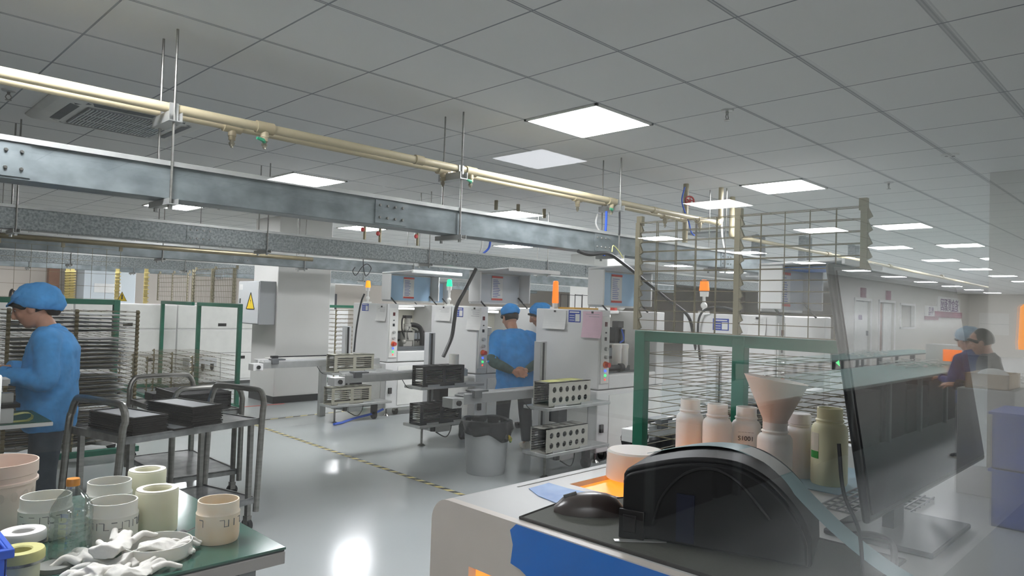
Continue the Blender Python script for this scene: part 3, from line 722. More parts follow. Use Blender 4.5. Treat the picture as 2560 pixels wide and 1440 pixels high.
def loader(y0, name, kind, colx):
    x0 = 4.6
    r = thing('magazine_loader', 'two-shelf magazine loader stand at the %s machine' % name, 'stand', (x0, y0, 0), 0, 'loader stands')
    for z, nm in ((.235, 'lower_shelf'), (.635, 'upper_shelf')):
        s = MB().box(-.02, -.02, z-.028, .88, .27, z).build(nm, ALU, r, bevel=.003)
        for x in (.08, .45):
            MB().box(x, -.012, z+.0005, x+.16, -.002, z+.02).build('stop_rail', ALU, s)
    c = MB(); c.box(colx-x0, .34, .12, colx-x0+.09, .42, 1.19); cc = c.build('column', mat('profile_grey', 'c2c4c5', .4, .15), r, bevel=.003)
    MB().box(colx-x0+.03, .336, .3, colx-x0+.055, .34, 1.18).build('slot', BLK, cc)
    MB().box(colx-x0-.004, .33, .14, colx-x0+.02, .335, 1.185).build('cover', ALU, cc)
    b = MB(); b.box(.3, .1, .12, .5, .4, .2); b.box(.2, .24, .14, .85, .34, .2); b.build('base_arm', ALU, r, bevel=.004)
    MB().cyl((.12, .12, .02), (.12, .12, .207), .012, n=8).cyl((.12, .12, 0), (.12, .12, .02), .045, .02, 14).build('levelling_foot', STEEL, r)
    MB().cyl((.68, .12, 0.05), (.72, .12, .05), .05, n=16).box(.66, .1, .06, .74, .14, .207).build('caster', RUB, r)
    MB().cyl((.25, .1, .14), (.25, .1, .207), .03, n=12).build('motor', BLK, r)
    MB().box(.5, .3, .42, .62, .42, .56).build('drive_box', DARK, r)
    MB().tube([(.28, .08, .13), (.4, .06, .07), (.5, .1, .12), (.55, .14, .2)], .006, 6, 5).build('cable', BLK, r)
    up_ = magazine((x0+.02, y0, .636), kind, {'louvre': 'beige louvred magazine on the upper shelf of the leftmost loader', 'black': 'black slotted magazine on the upper shelf of the %s loader' % name, 'holes': 'grey magazine with round holes on the upper shelf, yellow notes on top'}[kind])
    lo_ = magazine((x0-.0, y0, .236), kind, {'louvre': 'beige louvred magazine on the lower shelf of the leftmost loader', 'black': 'black slotted magazine on the lower shelf of the %s loader' % name, 'holes': 'grey magazine with two rows of round holes on the lower shelf'}[kind])
    # conveyor rail
    q = thing('conveyor_rail', 'long aluminium conveyor rail reaching into the aisle from the %s loader' % name, 'rail', (3.80, y0+.20, .70), 0, 'conveyor rails')
    MB().box(0, 0, 0, 1.62, .11, .075).build('profile', ALU if name != 'third' else mat('profile_dull', '8f9192', .4, .4), q, bevel=.003)
    MB().box(.02, .005, .076, 1.6, .02, .09).box(.02, .09, .076, 1.6, .105, .09).build('guide_rail', mat('guide_light', 'd5d6d6', .35, .3), q)
    MB().box(-.12, -.01, -.02, .0, .12, .06).build('end_plate', W if name != 'third' else ALU, q, bevel=.004)
    MB().box(.1, -.03, .05, .18, .02, .11).box(.12, .0, .091, .28, .11, .105).build('sensor_block', mat('sensor_grey', '55585a', .5), q)
    MB().tube([(.7, 0, 0), (.76, -.01, -.08), (.85, -.01, -.1), (.95, -.01, -.06), (1.0, 0, 0)], .004, 6, 5).build('cable', DARK, q)
    MB().cyl((-.06, -.012, .02), (-.06, -.03, .02), .022, n=14).build('roller_hub', DARK, q)
loader(7.62, 'leftmost', 'louvre', 4.97)
loader(5.87, 'second', 'black', 4.95)
loader(4.10, 'third', 'holes', 4.86)
loader(2.33, 'rightmost', 'black', 4.9)
for i, (x, y, w, l) in enumerate(((4.66, 4.13, .22, 'pale yellow note on the holed magazine, nearer the end'), (4.92, 4.15, .22, 'pale yellow note on the holed magazine, farther back'))):
    tag(MB().box(x, y, .8525, x+w, y+.14, .8545).build('paper_note', YEL), l, 'paper')
tag(MB().lathe([(.001, 0), (.055, 0), (.055, .11), (.045, .112), (.04, .02), (.001, .02)], 24, (5.12, 5.97, .852)).build('white_cylinder', JAR), 'white plastic cylinder standing on the black magazine', 'cylinder')
hose('floor_hose', 'bright blue hose lying on the floor under the leftmost loader', [(4.6, 7.55, .02), (4.75, 7.6, .02), (5.0, 7.72, .035), (5.3, 7.74, .07), (5.42, 7.7, .12)], .016, BLUE)
# conveyor rail crossing in front of the column, belonging to the hidden loader
q = thing('conveyor_rail', 'pale conveyor rail crossing in front of the white column', 'rail', (3.98, 8.26, .70), 0, 'conveyor rails')
MB().box(.1, 0, 0, 1.0, .1, .085).build('profile', WP, q, bevel=.003)
MB().box(-.04, -.01, -.02, .12, .1, .07).build('end_plate', W, q, bevel=.004)
MB().box(.14, -.02, .06, .22, .03, .11).build('sensor_block', DARK, q); MB().box(.14, .02, .085, .98, .035, .1).build('guide_rail', DARK, q)
MB().box(.85, .02, -.7, .93, .09, 0).build('leg', ALU, q)

# things on top of the machines
g = thing('wire_basket', 'yellow-rimmed wire basket on top of the third machine', 'basket', (5.75, 4.78, 1.501))
w = MB()
for x in (0, .12, .24, .36): w.box(x, 0, 0, x+.006, .006, .16); w.box(x, .2, 0, x+.006, .206, .16)
w.box(0, 0, .15, .37, .004, .156); w.box(0, .2, .15, .37, .204, .156); w.build('wires', DARK, g)
MB().box(-.02, -.01, 0, .39, .215, .02).build('tray', mat('yellow_tray', 'c79a3a', .5), g)
g = thing('spray_bottle', 'red and white spray bottle lying on the third machine top, right end', 'bottle', (6.5, 4.82, 1.501))
MB().box(0, 0, 0, .05, .06, .1).build('trigger', RED, g); MB().ell((.14, .03, .045), (.09, .05, .045), 14, 8).build('bottle_body', WP, g)

# ------------------------------------------------------------------ waste bins
def bin_(x, y, label, R=.21, H=.47):
    r = thing('waste_bin', label, 'bin', (x, y, 0), 0, 'grey bins with black liners')
    MB().lathe([(.001, .0), (R*.8, 0), (R*.82, .01), (R, H), (R-.01, H), (R*.8, .02), (.001, .02)], 40).build('bin_body', BIN, r)
    n = 48; Rg = []
    prof = [(R-.02, -.1), (R-.012, 0), (R+.004, .012), (R+.02, .004), (R+.03, -.05), (R+.012, -.10), (R+.006, -.13)]
    for k, (rr, z) in enumerate(prof):
        ring = []
        for j in range(n):
            a = 2*PI*j/n; wv = .012*math.sin(a*9+k)+.008*math.sin(a*17+2*k); dz = (.03*math.sin(a*2+1)+.02*math.sin(a*5)) if k > 3 else .006*math.sin(a*4)
            q = rr+(wv if k in (0, 4, 5, 6) else wv*.2); ring.append((q*math.cos(a), q*math.sin(a), H+z+dz))
        Rg.append(ring)
    MB().rings(Rg, caps=False).build('bin_liner', TAPEY, r, mods=(('SOLIDIFY', dict(thickness=.003)),))
    MB().lathe([(.001, H-.16), (R*.85, H-.15), (R*.85, H-.14), (.001, H-.13)], 20).build('liner_bottom', TAPEY, r)
    return r
bin_(4.43, 4.68, 'grey plastic bin with a black bag, standing in the aisle before the workers')
bin_(5.16, 3.42, 'black-lined bin half hidden behind the green rack post')
tag(MB().tube([(4.5, 4.475, .36), (4.52, 4.465, .32), (4.53, 4.47, .29)], [.012, .02, .008], 8, 3).build('wrapper', mat('wrapper', 'b89a34', .4, c2='3a7a4a', nscale=40)), 'yellow and green wrapper stuck to the side of the aisle bin', 'wrapper')

# ------------------------------------------------------------------ electrical cabinet on the column
r = thing('electrical_cabinet', 'grey wall cabinet with yellow warning triangle on the column', 'cabinet', (4.87, 9.70, 1.14))
MB().box(-.25, 0, 0, -.001, .68, .63).build('case', mat('cabinet_grey', 'a9acae', .45), r, bevel=.006)
d = MB().box(-.262, .01, .01, -.25, .67, .62).build('door', mat('cabinet_door', 'bfc2c3', .45), r, bevel=.004)
MB().box(-.27, .585, .3, -.262, .605, .37).build('latch', BLK, d)
MB().box(-.2625, .53, .5, -.262, .64, .58).build('name_plate', PAPER, d)
t = MB().prism([(-.263, .12, .22), (-.263, .38, .22), (-.263, .25, .46)], (-.001, 0, 0)).build('warning_sign', mat('sign_yellow', 'e3c21c', .5), d)
e = MB()
for a, b in (((.12, .22), (.38, .22)), ((.38, .22), (.25, .46)), ((.25, .46), (.12, .22))):
    e.tube([(-.2645, a[0], a[1]), (-.2645, b[0], b[1])], .006, 4)
e.add([(-.265, .26, .39), (-.265, .235, .335), (-.265, .25, .335), (-.265, .24, .285), (-.265, .268, .35), (-.265, .252, .35)], [(0, 1, 2, 5), (5, 2, 3, 4)])
e.build('warning_symbol', BLK, d, ang=0)

# ------------------------------------------------------------------ white oven line
for i in range(3):
    x = 1.4+1.5*i
    r = thing('oven_cabinet', 'white oven cabinet, %s of the line from the left along the back' % ORD[i], 'cabinet', (x, 12.2, 0), 0, 'white oven line')
    MB().box(0.002, 0, .06, 1.498, .95, 1.37).build('housing', W, r, bevel=.01)
    for a, z0, z1, hz in ((.01, .98, 1.36, 1.02), (.01, .56, .95, None)):
        d = MB().box(a, -.012, z0, 1.49, 0, z1).build('hood_panel', WP, r, bevel=.006)
        if hz: MB().box(.68, -.02, hz, .82, -.012, hz+.05).build('handle', BLK, d)
    for k in (0, 1):
        d = MB().box(.01+.745*k, -.012, .1, .745+.745*k, 0, .54).build('door', WP, r, bevel=.006)
        MB().box(.3+.745*k, -.02, .45, .43+.745*k, -.012, .5).build('handle', BLK, d)
    MB().box(.03, .05, 0, 1.47, .9, .06).build('plinth', mat('plinth_grey', '6c6f70', .6), r)
for i, (x, z, l) in enumerate(((4.9, 1.371, 'flat white lid lying on top of the oven line'), (1.5, 1.371, 'white instrument case on the oven line at far left'))):
    q = MB(); q.box(x, 12.4, z, x+.5, 12.8, z+(.03 if i == 0 else .25)); tag(q.build('white_case' if i else 'flat_lid', W, bevel=.01), l, 'case')
p = aty(50, 745, 12.3)
hose('cable_loop', 'black cable hoop rising above the oven line at far left', P3([(24, 760), (26, 735), (31, 725), (38, 735), (40, 760)], 12.6), .02, BLK, 'cable')
r = thing('gauge_panel', 'pale panel with three small regulators hanging behind the mesh rack', 'panel', (0, 0, 0))
a, b = aty(468, 897, 12.0), aty(535, 915, 12.0)
MB().box(a.x, 11.9, b.z, b.x, 12.187, a.z).build('plate', mat('plate_grey', 'c0c3c4', .5), r)
for i in range(3):
    x = a.x+(b.x-a.x)*(.15+.34*i); MB().cyl((x, 11.9, b.z-.02), (x, 11.9, b.z+.05), .03, n=12).cyl((x, 11.9, b.z-.07), (x, 11.9, b.z-.02), .012, .03, 12).build('regulator', DARK, r)
# far background left
r = thing('tall_cabinet', 'tall pale cabinet with a paper label against the back wall', 'cabinet', (4.35, 17.6, 0))
MB().box(0, 0, 0, 1.05, .6, 2.1).build('case', mat('pale_blue_grey', 'c0c8cc', .5), r, bevel=.01)
MB().box(.2, -.01, 1.55, .75, 0, 1.75).build('label', PAPER, r); MB().box(.45, -.02, 1.2, .52, 0, 1.32).build('handle', BLK, r)
tag(MB().box(3.75, 17.9, 0, 3.95, 18.1, 2.3).build('wall_post', BROWN), 'slim brown post beside the tall pale cabinet', 'post')
tag(MB().cyl((9.6, 17.5, 0), (9.6, 17.5, CE), .09, n=16).build('drain_pipe', WP), 'white vertical drain pipe seen between column and leftmost machine', 'pipe')
r = thing('control_box', 'dark box on a shelf at the back, right of the column', 'box', (9.7, 16.9, 1.3))
MB().box(0, 0, .0, .55, .4, .42).build('case', DARK, r, bevel=.01); MB().box(-.2, -.02, -1.3, .9, .42, -.001).build('pedestal', W, r)
tag(MB().box(9.9, 17.7, 2.0, 11.6, 17.95, 2.05).build('wall_shelf', W), 'thin white wall shelf at the back, above the dark box', 'shelf')
# hazard tape on the floor
def tape(a, b, label, w=.05, n=30):
    a, b = V(a), V(b); d = (b-a).normalized(); L = (b-a).length; s = V((-d.y, d.x, 0))*w/2
    r = thing('floor_tape', label, 'floor tape', a); z = V((0, 0, .002))
    MB().prism([V((0, 0, .0004))-s, d*L+V((0, 0, .0004))-s, d*L+V((0, 0, .0004))+s, V((0, 0, .0004))+s], (0, 0, .0008)).build('tape_base', mat('tape_yellow', 'c9bb7d', .5), r)
    k = MB(); st = L/n
    for i in range(n):
        t = st*i; sk = d*.02
        k.prism([d*t-s-sk+V((0, 0, .0013)), d*(t+st*.5)-s-sk+V((0, 0, .0013)), d*(t+st*.5)+s+sk+V((0, 0, .0013)), d*t+s+sk+V((0, 0, .0013))], (0, 0, .0006))
    k.build('tape_stripes', mat('tape_black', '3a3a3c', .5), r)
tape((3.75, 3.9, 0), (3.89, 8.4, 0), 'yellow and black hazard tape running along the aisle floor', n=34)
tape((3.9, 8.4, 0), (5.6, 8.5, 0), 'faint dashed floor tape crossing toward the machines', n=8)
tag(MB().box(4.4, 9.55, .0004, 5.0, 9.6, .0014).build('floor_line', RED), 'thin red floor line at the foot of the column', 'floor tape')
tag(MB().box(5.2, 3.85, .0004, 6.0, 4.2, .0012).build('floor_mark', MAROON), 'dark red painted floor patch by the third loader', 'floor tape')

# ------------------------------------------------------------------ drying racks
SHELF = {}
def shelf_mesh(L, D):
    if (L, D) not in SHELF:
        s = MB(); r = .0026
        for y in (0, D*.5, D): s.tube([(0, y, 0), (L, y, 0)], r, 4)
        n = 11
        for i in range(n): s.tube([(L*i/(n-1), 0, .003), (L*i/(n-1), D, .003)], r*.8, 4)
        o = s.build('wire_shelf', BRASSW, ang=0); me = o.data; bpy.data.objects.remove(o)
        c = MB()
        for x in (0, L/2, L):
            c.prism([(x-.014, -.004, .018), (x-.014, -.03, .0), (x-.014, -.012, -.018), (x-.014, -.004, -.018)], (.028, 0, 0))
        o = c.build('shelf_clips', BRASSW, ang=0); me2 = o.data; bpy.data.objects.remove(o)
        SHELF[(L, D)] = (me, me2)
    return SHELF[(L, D)]
def raised_mesh(L, H, nx, nz, r=.002):
    s = MB()
    for i in range(nx): s.tube([(L*i/(nx-1), 0, 0), (L*i/(nx-1), 0, H)], r, 4)
    for j in range(nz): s.tube([(0, -.004, H*j/(nz-1)), (L, -.004, H*j/(nz-1))], r, 4)
    return s
def rack(loc, rotz, L, D, zs, label, top=1.4, raised=1, mx=9, mz=5, H=.5, tilt=.0, posts=(0, 1), front=False):
    r = thing('drying_rack', label, 'rack', loc, rotz, 'green drying racks')
    yb = -.03 if front else D+.03
    f = MB()
    f.box(-.03, yb-.022, top-.025, L+.03, yb+.022, top+.025); f.build('top_rail', GREEN, r, bevel=.003)
    for t in posts:
        x = L*t; p = MB().box(x-.028, yb-.024, .1, x+.028, yb+.024, top+.02).build('post', GREEN, r, bevel=.003)
    b = MB(); b.box(-.05, -.05, .08, L+.05, 0, .13); b.box(-.05, D, .08, L+.05, D+.05, .13); b.box(-.05, 0, .08, 0, D, .13); b.box(L, 0, .08, L+.05, D, .13)
    b.build('base_frame', GREEN, r, bevel=.004)
    for x, y in ((0, 0), (L, 0), (0, D), (L, D)):
        MB().cyl((x, y-.015, .04), (x, y+.015, .04), .04, n=14).box(x-.02, y-.022, .04, x+.02, y+.022, .08).build('caster', RUB, r)
    me, me2 = shelf_mesh(L, D)
    for z in zs:
        o = bpy.data.objects.new('wire_shelf', me); COL.objects.link(o); o.parent = r; o.location = (0, 0, z)
        c = bpy.data.objects.new('shelf_clips', me2); COL.objects.link(c); c.parent = o
    for k in range(3):
        x = L*k/2
        MB().box(x-.011, -.006, .13, x+.011, .004, zs[-1]+.02).build('clip_bar', BRASSW, r)
    for k in range(raised):
        dy = (yb-.04-.035*k) if front else yb-.06-.03*k
        o = raised_mesh(L, H, mx, mz).build('raised_shelf', BRASSW, r, loc=(.015*k, dy, top+.03-.0*k), ang=0)
        o.rotation_euler.x = tilt
        cl = MB()
        for x in (0, L/2, L):
            n = 10
            if k == 0: cl.box(x-.014, -.012, H-.01, x+.014, .012, H+.035)
            else:
                cl.box(x-.012, -.008, 0, x+.012, .008, H)
                for j in range(n):
                    z = H*j/n; cl.prism([(x+.012, -.006, z), (x+.028, -.006, z+.01), (x+.012, -.006, z+.045)], (0, .012, 0))
        cl.build('clip_column', mat('clip_metal', '9a937c', .4, .5), o, ang=0)
    return r
R1z = [.2+.037*i for i in range(32)]
rk1 = rack((1.2, 7.02, 0), 0, .98, .6, R1z, 'loaded green drying rack full of grey boards behind the woman', 1.43, 1, 9, 5, .48, 0)
for i, z in enumerate(R1z[:-1]):
    if i % 9 == 7: continue
    dx, dy = random.uniform(-.02, .02), random.uniform(-.02, .02)
    n = 6; R = []
    for k in range(n+1):
        x = .04+.88*k/n; s = .004*math.sin(k*1.3+i)
        R.append([(x, .03, s), (x, .52, s), (x, .52, s+.004), (x, .03, s+.004)])
    tag(MB().rings(R).build('circuit_board', PANELG, loc=(1.2+dx, 7.03+dy, z+.0075)), 'grey circuit board lying on a shelf of the loaded drying rack', 'board', 'boards on the loaded drying rack')
for i, (x, y) in enumerate(((1.5, 7.1), (1.75, 7.2), (2.0, 7.12), (1.35, 7.25))):
    o = MB().box(0, 0, 0, .22, .3, .002).build('scrap_paper', PAPER, loc=(x, y, .1945+.0022*i*0)); o.location.z = .12; o.rotation_euler.z = .3*i
    o.location.z = .1315
    tag(o, 'white scrap sheet lying under the loaded rack', 'paper', 'scrap sheets under the loaded rack')
lowz = [.2+.062*i for i in range(14)]
rack((3.45, 10.35, 0), -PI/2, 1.35, .55, lowz[:10], 'green mesh rack with raised shelves between the loaded rack and the column', 1.41, 3, 9, 7, .46, 0, (0, 1))
rack((3.45, 11.8, 0), -PI/2, 1.2, .55, lowz[:8], 'green mesh rack farther back beside the oven line', 1.41, 2, 9, 7, .42, 0, (0,))
rack((6.6, 10.9, 0), 0, 1.0, .5, [.3+.075*i for i in range(15)], 'small green rack seen between the column and the leftmost machine', 1.42, 0)
rkR = rack((2.86, 1.93, 0), -PI/2, 1.0, .62, [.2+.055*i for i in range(21)], 'empty green wire rack standing right behind the white bottles', 1.385, 2, 11, 12, .5, .0, (0, .5, 1), front=True)
# yellow warning triangle on the far rack
p = aty(305, 742, 8.9)
tg = thing('warning_sign', 'small yellow warning triangle above the green rail at left', 'sign', (p.x, 8.9, p.z))
MB().prism([(-.055, 0, -.05), (.055, 0, -.05), (0, 0, .06)], (0, .004, 0)).build('plate', mat('sign_yellow', 'e3c21c'), tg)
MB().tube([(-.05, -.002, -.046), (.05, -.002, -.046), (0, -.002, .052), (-.05, -.002, -.046)], .003, 4).box(-.006, -.003, -.03, .006, -.001, .025).build('symbol', BLK, tg, ang=0)
p = aty(1540, 660, 7.6)
tag(MB().box(p.x-.25, 7.6, p.z-.09, p.x+.25, 7.9, CE).build('duct_box', WP, bevel=.01), 'white boxed duct hanging from the ceiling beyond the second tray', 'duct')
r = thing('exit_sign', 'small lit green exit sign at the right end of the green rail', 'sign', (2.80, .99, 1.30))
MB().box(-.015, -.045, 0, .015, .045, .055).build('case', BLK, r)
MB().prism([(-.0165, .03, .028), (-.0165, .01, .045), (-.0165, .01, .034), (-.0165, -.01, .034), (-.0165, -.01, .022), (-.0165, .01, .022), (-.0165, .01, .011)], (.0015, 0, 0)).box(-.0165, -.035, .012, -.015, -.018, .044).build('arrow', GLED, r, ang=0)
# bright clip columns of racks standing farther back
for (u, w_, y, n, l) in ((170, 7, 13.6, 12, 'brass clip column of a far rack, left of the trio'), (182, 9, 13.6, 12, 'brass clip column of a far rack, middle of the trio'), (295, 7, 13.6, 9, 'brass clip column of a far rack above the warning triangle'), (367, 6, 13.6, 8, 'brass clip column of a far rack behind the mesh rack')):
    a, b = aty(u, 672, y), aty(u, 745, y)
    q = MB(); q.box(a.x-.03, y, 1.36, a.x+.03, y+.03, a.z)
    for i in range(n):
        z = 1.38+(a.z-1.4)*i/n; q.prism([(a.x-.045, y-.03, z), (a.x+.045, y-.03, z+.01), (a.x+.045, y, z+.02), (a.x-.045, y, z+.01)], (0, 0, .012))
    tag(q.build('clip_column', mat('brass_bright', 'c9b878', .35, .5)), l, 'rack clips')

# ------------------------------------------------------------------ steel trolleys
def trolley(loc, rotz, L, Wd, zt, zh, zb, label, slant):
    r = thing('steel_trolley', label, 'trolley', loc, rotz, 'steel trolleys')
    for z, nm in ((zt, 'top_shelf'), (zb, 'bottom_shelf')):
        s = MB(); s.box(0, 0, z-.006, L, Wd, z); t = .012
        for a in ((0, 0, L, t), (0, Wd-t, L, Wd), (0, 0, t, Wd), (L-t, 0, L, Wd)): s.box(a[0], a[1], z-.035, a[2], a[3], z+.006)
        s.build(nm, mat('worn_steel', 'a3a4a4', .3, .75, c2='7c7d7d', nscale=9), r)
    for x, y in ((.05, .02), (L-.05, .02), (.05, Wd-.02), (L-.05, Wd-.02)):
        MB().box(x-.014, y-.014, .1, x+.014, y+.014, zt-.006).build('leg', STEEL, r)
        c = MB().cyl((x-.014, y, .04), (x+.014, y, .04), .04, n=16).build('caster', RUB, r)
        MB().box(x-.018, y-.02, .045, x+.018, y+.02, .1).build('caster_fork', STEEL, c)
    for x0, x1 in ((-.05, .0), (L-.0, L+.03)) if slant else ((-.02, -.02), (L+.02, L+.02)):
        pts = [(x0, .0, .12), (x0*.3+x1*.7, 0, zt), (x1, 0.0, zh-.09), (x1+.005, .03, zh-.02), (x1+.005, .1, zh), (x1+.005, Wd-.1, zh), (x1+.005, Wd-.03, zh-.02), (x1, Wd, zh-.09), (x0*.3+x1*.7, Wd, zt), (x0, Wd, .12)]
        MB().tube(pts, .020, 10, 4).build('handle', STEEL, r)
    return r
TA = math.radians(14)
trolley((1.27, 4.21, 0), TA, .9, .54, .72, .90, .21, 'steel trolley nearest the camera carrying two stacks of black trays', True)
cT, sT = math.cos(TA), math.sin(TA)
def tl(x, y): return (1.27+x*cT-y*sT, 4.21+x*sT+y*cT)
def tray_item(x, y, z, w, d, h, label, group):
    X, Y = tl(x, y)
    r = thing('black_tray', label, 'tray', (X, Y, z), TA, group)
    f = MB(); t = .012
    f.box(0, 0, 0, w, d, h*.45)
    for a in ((-.006, -.006, w+.006, t), (-.006, d-t, w+.006, d+.006), (-.006, 0, t, d), (w-t, 0, w+.006, d)): f.box(a[0], a[1], h*.4, a[2], a[3], h*.93)
    f.build('frame', TRAYB, r, ang=0)
    MB().box(t, t, h*.45, w-t, d-t, h*.6).build('liner', TRAYT, r, ang=0)
for n_, x, y, w, d, h, nm in ((8, .07, .04, .2, .43, .0125, 'left'), (9, .43, .03, .2, .45, .0135, 'right')):
    for i in range(n_):
        o = ['bottom tray', 'second tray from bottom', 'third tray from bottom', 'fourth tray from bottom', 'fifth tray from bottom', 'sixth tray from bottom', 'seventh tray from bottom', 'eighth tray from bottom', 'ninth tray']
        nmx = 'topmost tray with grey liner' if i == n_-1 else o[i]
        tray_item(x+random.uniform(-.003, .003), y+random.uniform(-.003, .003), .7205+h*i, w, d, h, 'black %s of the %s stack on the near trolley' % (nmx, nm), 'black trays stacked on the near trolley')
tray_item(.29, .0, .7205, .12, .4, .012, 'single black tray lying flat between the two stacks', 'black trays stacked on the near trolley')
trolley((2.40, 5.28, 0), math.radians(90), .92, .5, .66, .84, .2, 'second steel trolley behind, loaded with dark slotted racks', False)
for i in range(6):
    q = MB(); x0, y0, z = 1.97, 5.34, .6665+.021*i
    for k in range(16): q.box(x0+.0, y0+.032*k, z, x0+.38, y0+.032*k+.008, z+.016)
    q.box(x0, y0, z, x0+.01, y0+.49, z+.02); q.box(x0+.37, y0, z, x0+.38, y0+.49, z+.02)
    tag(q.build('slotted_rack', DARK, ang=0), 'dark slotted rack on the second trolley, %s from the bottom' % ORD[i], 'rack tray', 'slotted racks on the second trolley')
tag(MB().box(1.98, 5.93, .6665, 2.16, 6.12, .73).build('black_block', BLK, bevel=.004), 'short black tray stack at the far end of the second trolley', 'tray')

# ------------------------------------------------------------------ left work bench
r = thing('work_bench', 'grey-legged bench with green mat in front of the woman', 'bench', (.1, 4.38, 0))
MB().box(0, 0, .795, .87, .5, .815).build('bench_top', W, r, bevel=.004)
MB().box(.0, .01, .8155, .865, .495, .819).build('green_mat', mat('dark_teal', '2c5a4a', .4), r)
for x, y in ((.58, .05), (.02, .05), (.58, .41), (.02, .41)):
    MB().box(x, y, 0, x+.05, y+.05, .795).build('leg', mat('leg_grey', '848a84', .5), r)
MB().box(.0, .06, .74, .62, .09, .795).build('apron', mat('leg_grey', '848a84'), r)
MB().box(.0, .2, .35, .6, .4, .37).build('under_shelf', DARK, r)
a = tag(MB().box(.42, 4.42, .8195, .80, 4.78, .895).build('white_base_box', W, bevel=.004), 'white box under the grey press on the bench', 'box')
r = thing('bench_press', 'grey bench press with a red knob at the woman\'s hands', 'press', (.5, 4.44, .896))
MB().box(0, 0, 0, .33, .3, .02).build('base', BLK, r)
MB().box(0, .02, .0201, .2, .28, .2).build('body', mat('press_grey', '8d9294', .45), r, bevel=.004)
q = MB(); q.box(.21, .05, .12, .29, .12, .145); q.box(.21, .15, .1, .3, .24, .14); q.cyl((.25, .2, .02), (.25, .2, .1), .018, n=12); q.box(.2, .06, .02, .31, .12, .07); q.build('fixture', ALU, r)
MB().ell((.2, .16, .235), (.025, .025, .028), 14, 8).cyl((.19, .16, .19), (.2, .16, .22), .01, n=8).build('knob', RED, r)
tag(MB().tube([(.80, 4.45, .8205), (.86, 4.45, .8205), (.885, 4.45, .84), (.88, 4.45, .862), (.85, 4.45, .865), (.79, 4.45, .855)], .004, 6, 4).build('note_curl', YEL), 'curled yellow note on the bench corner', 'paper').scale = (1, 1, 1)
MATS['yellow_paper']
q = bpy.data.objects['note_curl']; 
me = MB(); R = []
for x, z in ((.80, .8205), (.84, .8205), (.87, .8215), (.888, .832), (.89, .848), (.876, .861), (.85, .864), (.80, .857)):
    R.append([(x, 4.43, z), (x, 4.49, z), (x, 4.49, z+.0012), (x, 4.43, z+.0012)])
me.rings(R); o = me.build('tmp', YEL); q.data = o.data; bpy.data.objects.remove(o)
r = thing('white_machine', 'tall white machine cut off by the left picture edge', 'machine', (-.25, 3.62, 0))
MB().box(0, 0, .9, .86, .3, 1.15).build('upper_housing', W, r, bevel=.01); MB().box(0, .003, .0, .855, .3, .895).build('lower_housing', W, r, bevel=.01)

# ------------------------------------------------------------------ front table and what stands on it
TT = .75
r = thing('front_table', 'glass-topped green table in the lower left foreground', 'table', (-.2, 2.0, 0))
MB().box(0, 0, TT-.008, 1.27, 1.0, TT).build('glass_top', mat('green_glass', '33574b', .12, noise=.12, nscale=5, spec=.7), r, bevel=.002)
MB().box(0.004, .004, TT-.012, 1.266, .996, TT-.0085).build('glass_edge', mat('edge_dark', '122b26', .2), r)
MB().box(.0, 0, TT-.05, 1.268, 1.0, TT-.0125).build('frame', mat('frame_grey', 'a5a19d', .5), r, bevel=.003)
MB().box(.05, .05, .2, 1.13, .95, TT-.05).build('drawer_unit', mat('drawer_grey', '7f8384', .5), r, bevel=.004)
for x, y in ((.03, .03), (1.14, .03), (.03, .93), (1.14, .93)): MB().box(x, y, 0, x+.05, y+.05, TT-.05).build('leg', mat('leg_grey2', '7f8384', .5), r)
def jar(x, y, R, H, mt, label, marks=True, wall=.004, lip=.3):
    r = thing('plastic_jar', label, 'jar', (x, y, TT+.0005), 0, 'plastic jars on the front table')
    zl = H*(1-lip)
    MB().lathe([(.001, .0), (R*.93, 0), (R*.97, .006), (R, .02), (R, zl-.004), (R*1.01, zl), (R*.955, zl+.006), (R*.95, H-.003), (R*.945, H), (R*.95-wall, H), (R*.95-wall, zl), (R-wall*1.6, zl-.01), (R-wall*1.6, .012), (.001, .01)], 48).build('jar_body', mt, r)
    if marks:
        k = MB(); n = 9
        for i in range(n):
            a0 = -2.9+i*.5; zz = zl-.012
            for da, dz, ln, ver in ((0, 0, .22, 0), (.22, 0, .02, 1), (.22, -.02, .2, 0), (.42, 0, .02, 1)):
                rr = R*1.004
                if ver:
                    p = [(rr*math.cos(a0+da), rr*math.sin(a0+da), zz-.021), (rr*math.cos(a0+da), rr*math.sin(a0+da), zz)]
                else: p = [(rr*math.cos(a0+da+ln*t/3), rr*math.sin(a0+da+ln*t/3), zz+dz) for t in range(4)]
                if random.random() < .72: k.tube(p, .0011 if random.random() < .6 else .0018, 4)
        k.build('marks', mat('smudge', '6f7070', .8), r, ang=0)
    return r
def ring_jar(x, y, R, H, mt, label):
    r = thing('ring_jar', label, 'jar', (x, y, TT+.0005), 0, 'plastic jars on the front table')
    MB().lathe([(.001, 0), (R*.97, 0), (R, .006), (R, H-.004), (R*.97, H), (R*.66, H), (R*.63, H-.004), (R*.62, H-.03), (R*.6, .02), (.001, .018)], 48).build('jar_body', mt, r)
    MB().lathe([(R*.68, H-.001), (R*.96, H-.001), (R*.96, H+.003), (R*.68, H+.003)], 48, closed=True).build('ring_lid', mat('ring_pale', 'ebe8d6', .45), r)
jar(.94, 2.195, .064, .125, JARY, 'amber-stained jar standing alone at the right of the green table')
jar(.69, 2.36, .069, .13, JAR, 'white jar with grey smudge marks, front centre behind the gloves')
jar(.75, 2.615, .069, .13, JAR, 'plain white jar directly behind the smudged centre jar', False)
jar(.558, 2.56, .072, .125, JAR, 'white smudged jar behind the clear bottle')
ring_jar(.83, 2.405, .063, .132, JARC, 'cream ring-topped jar right of the centre jar, nearer one')
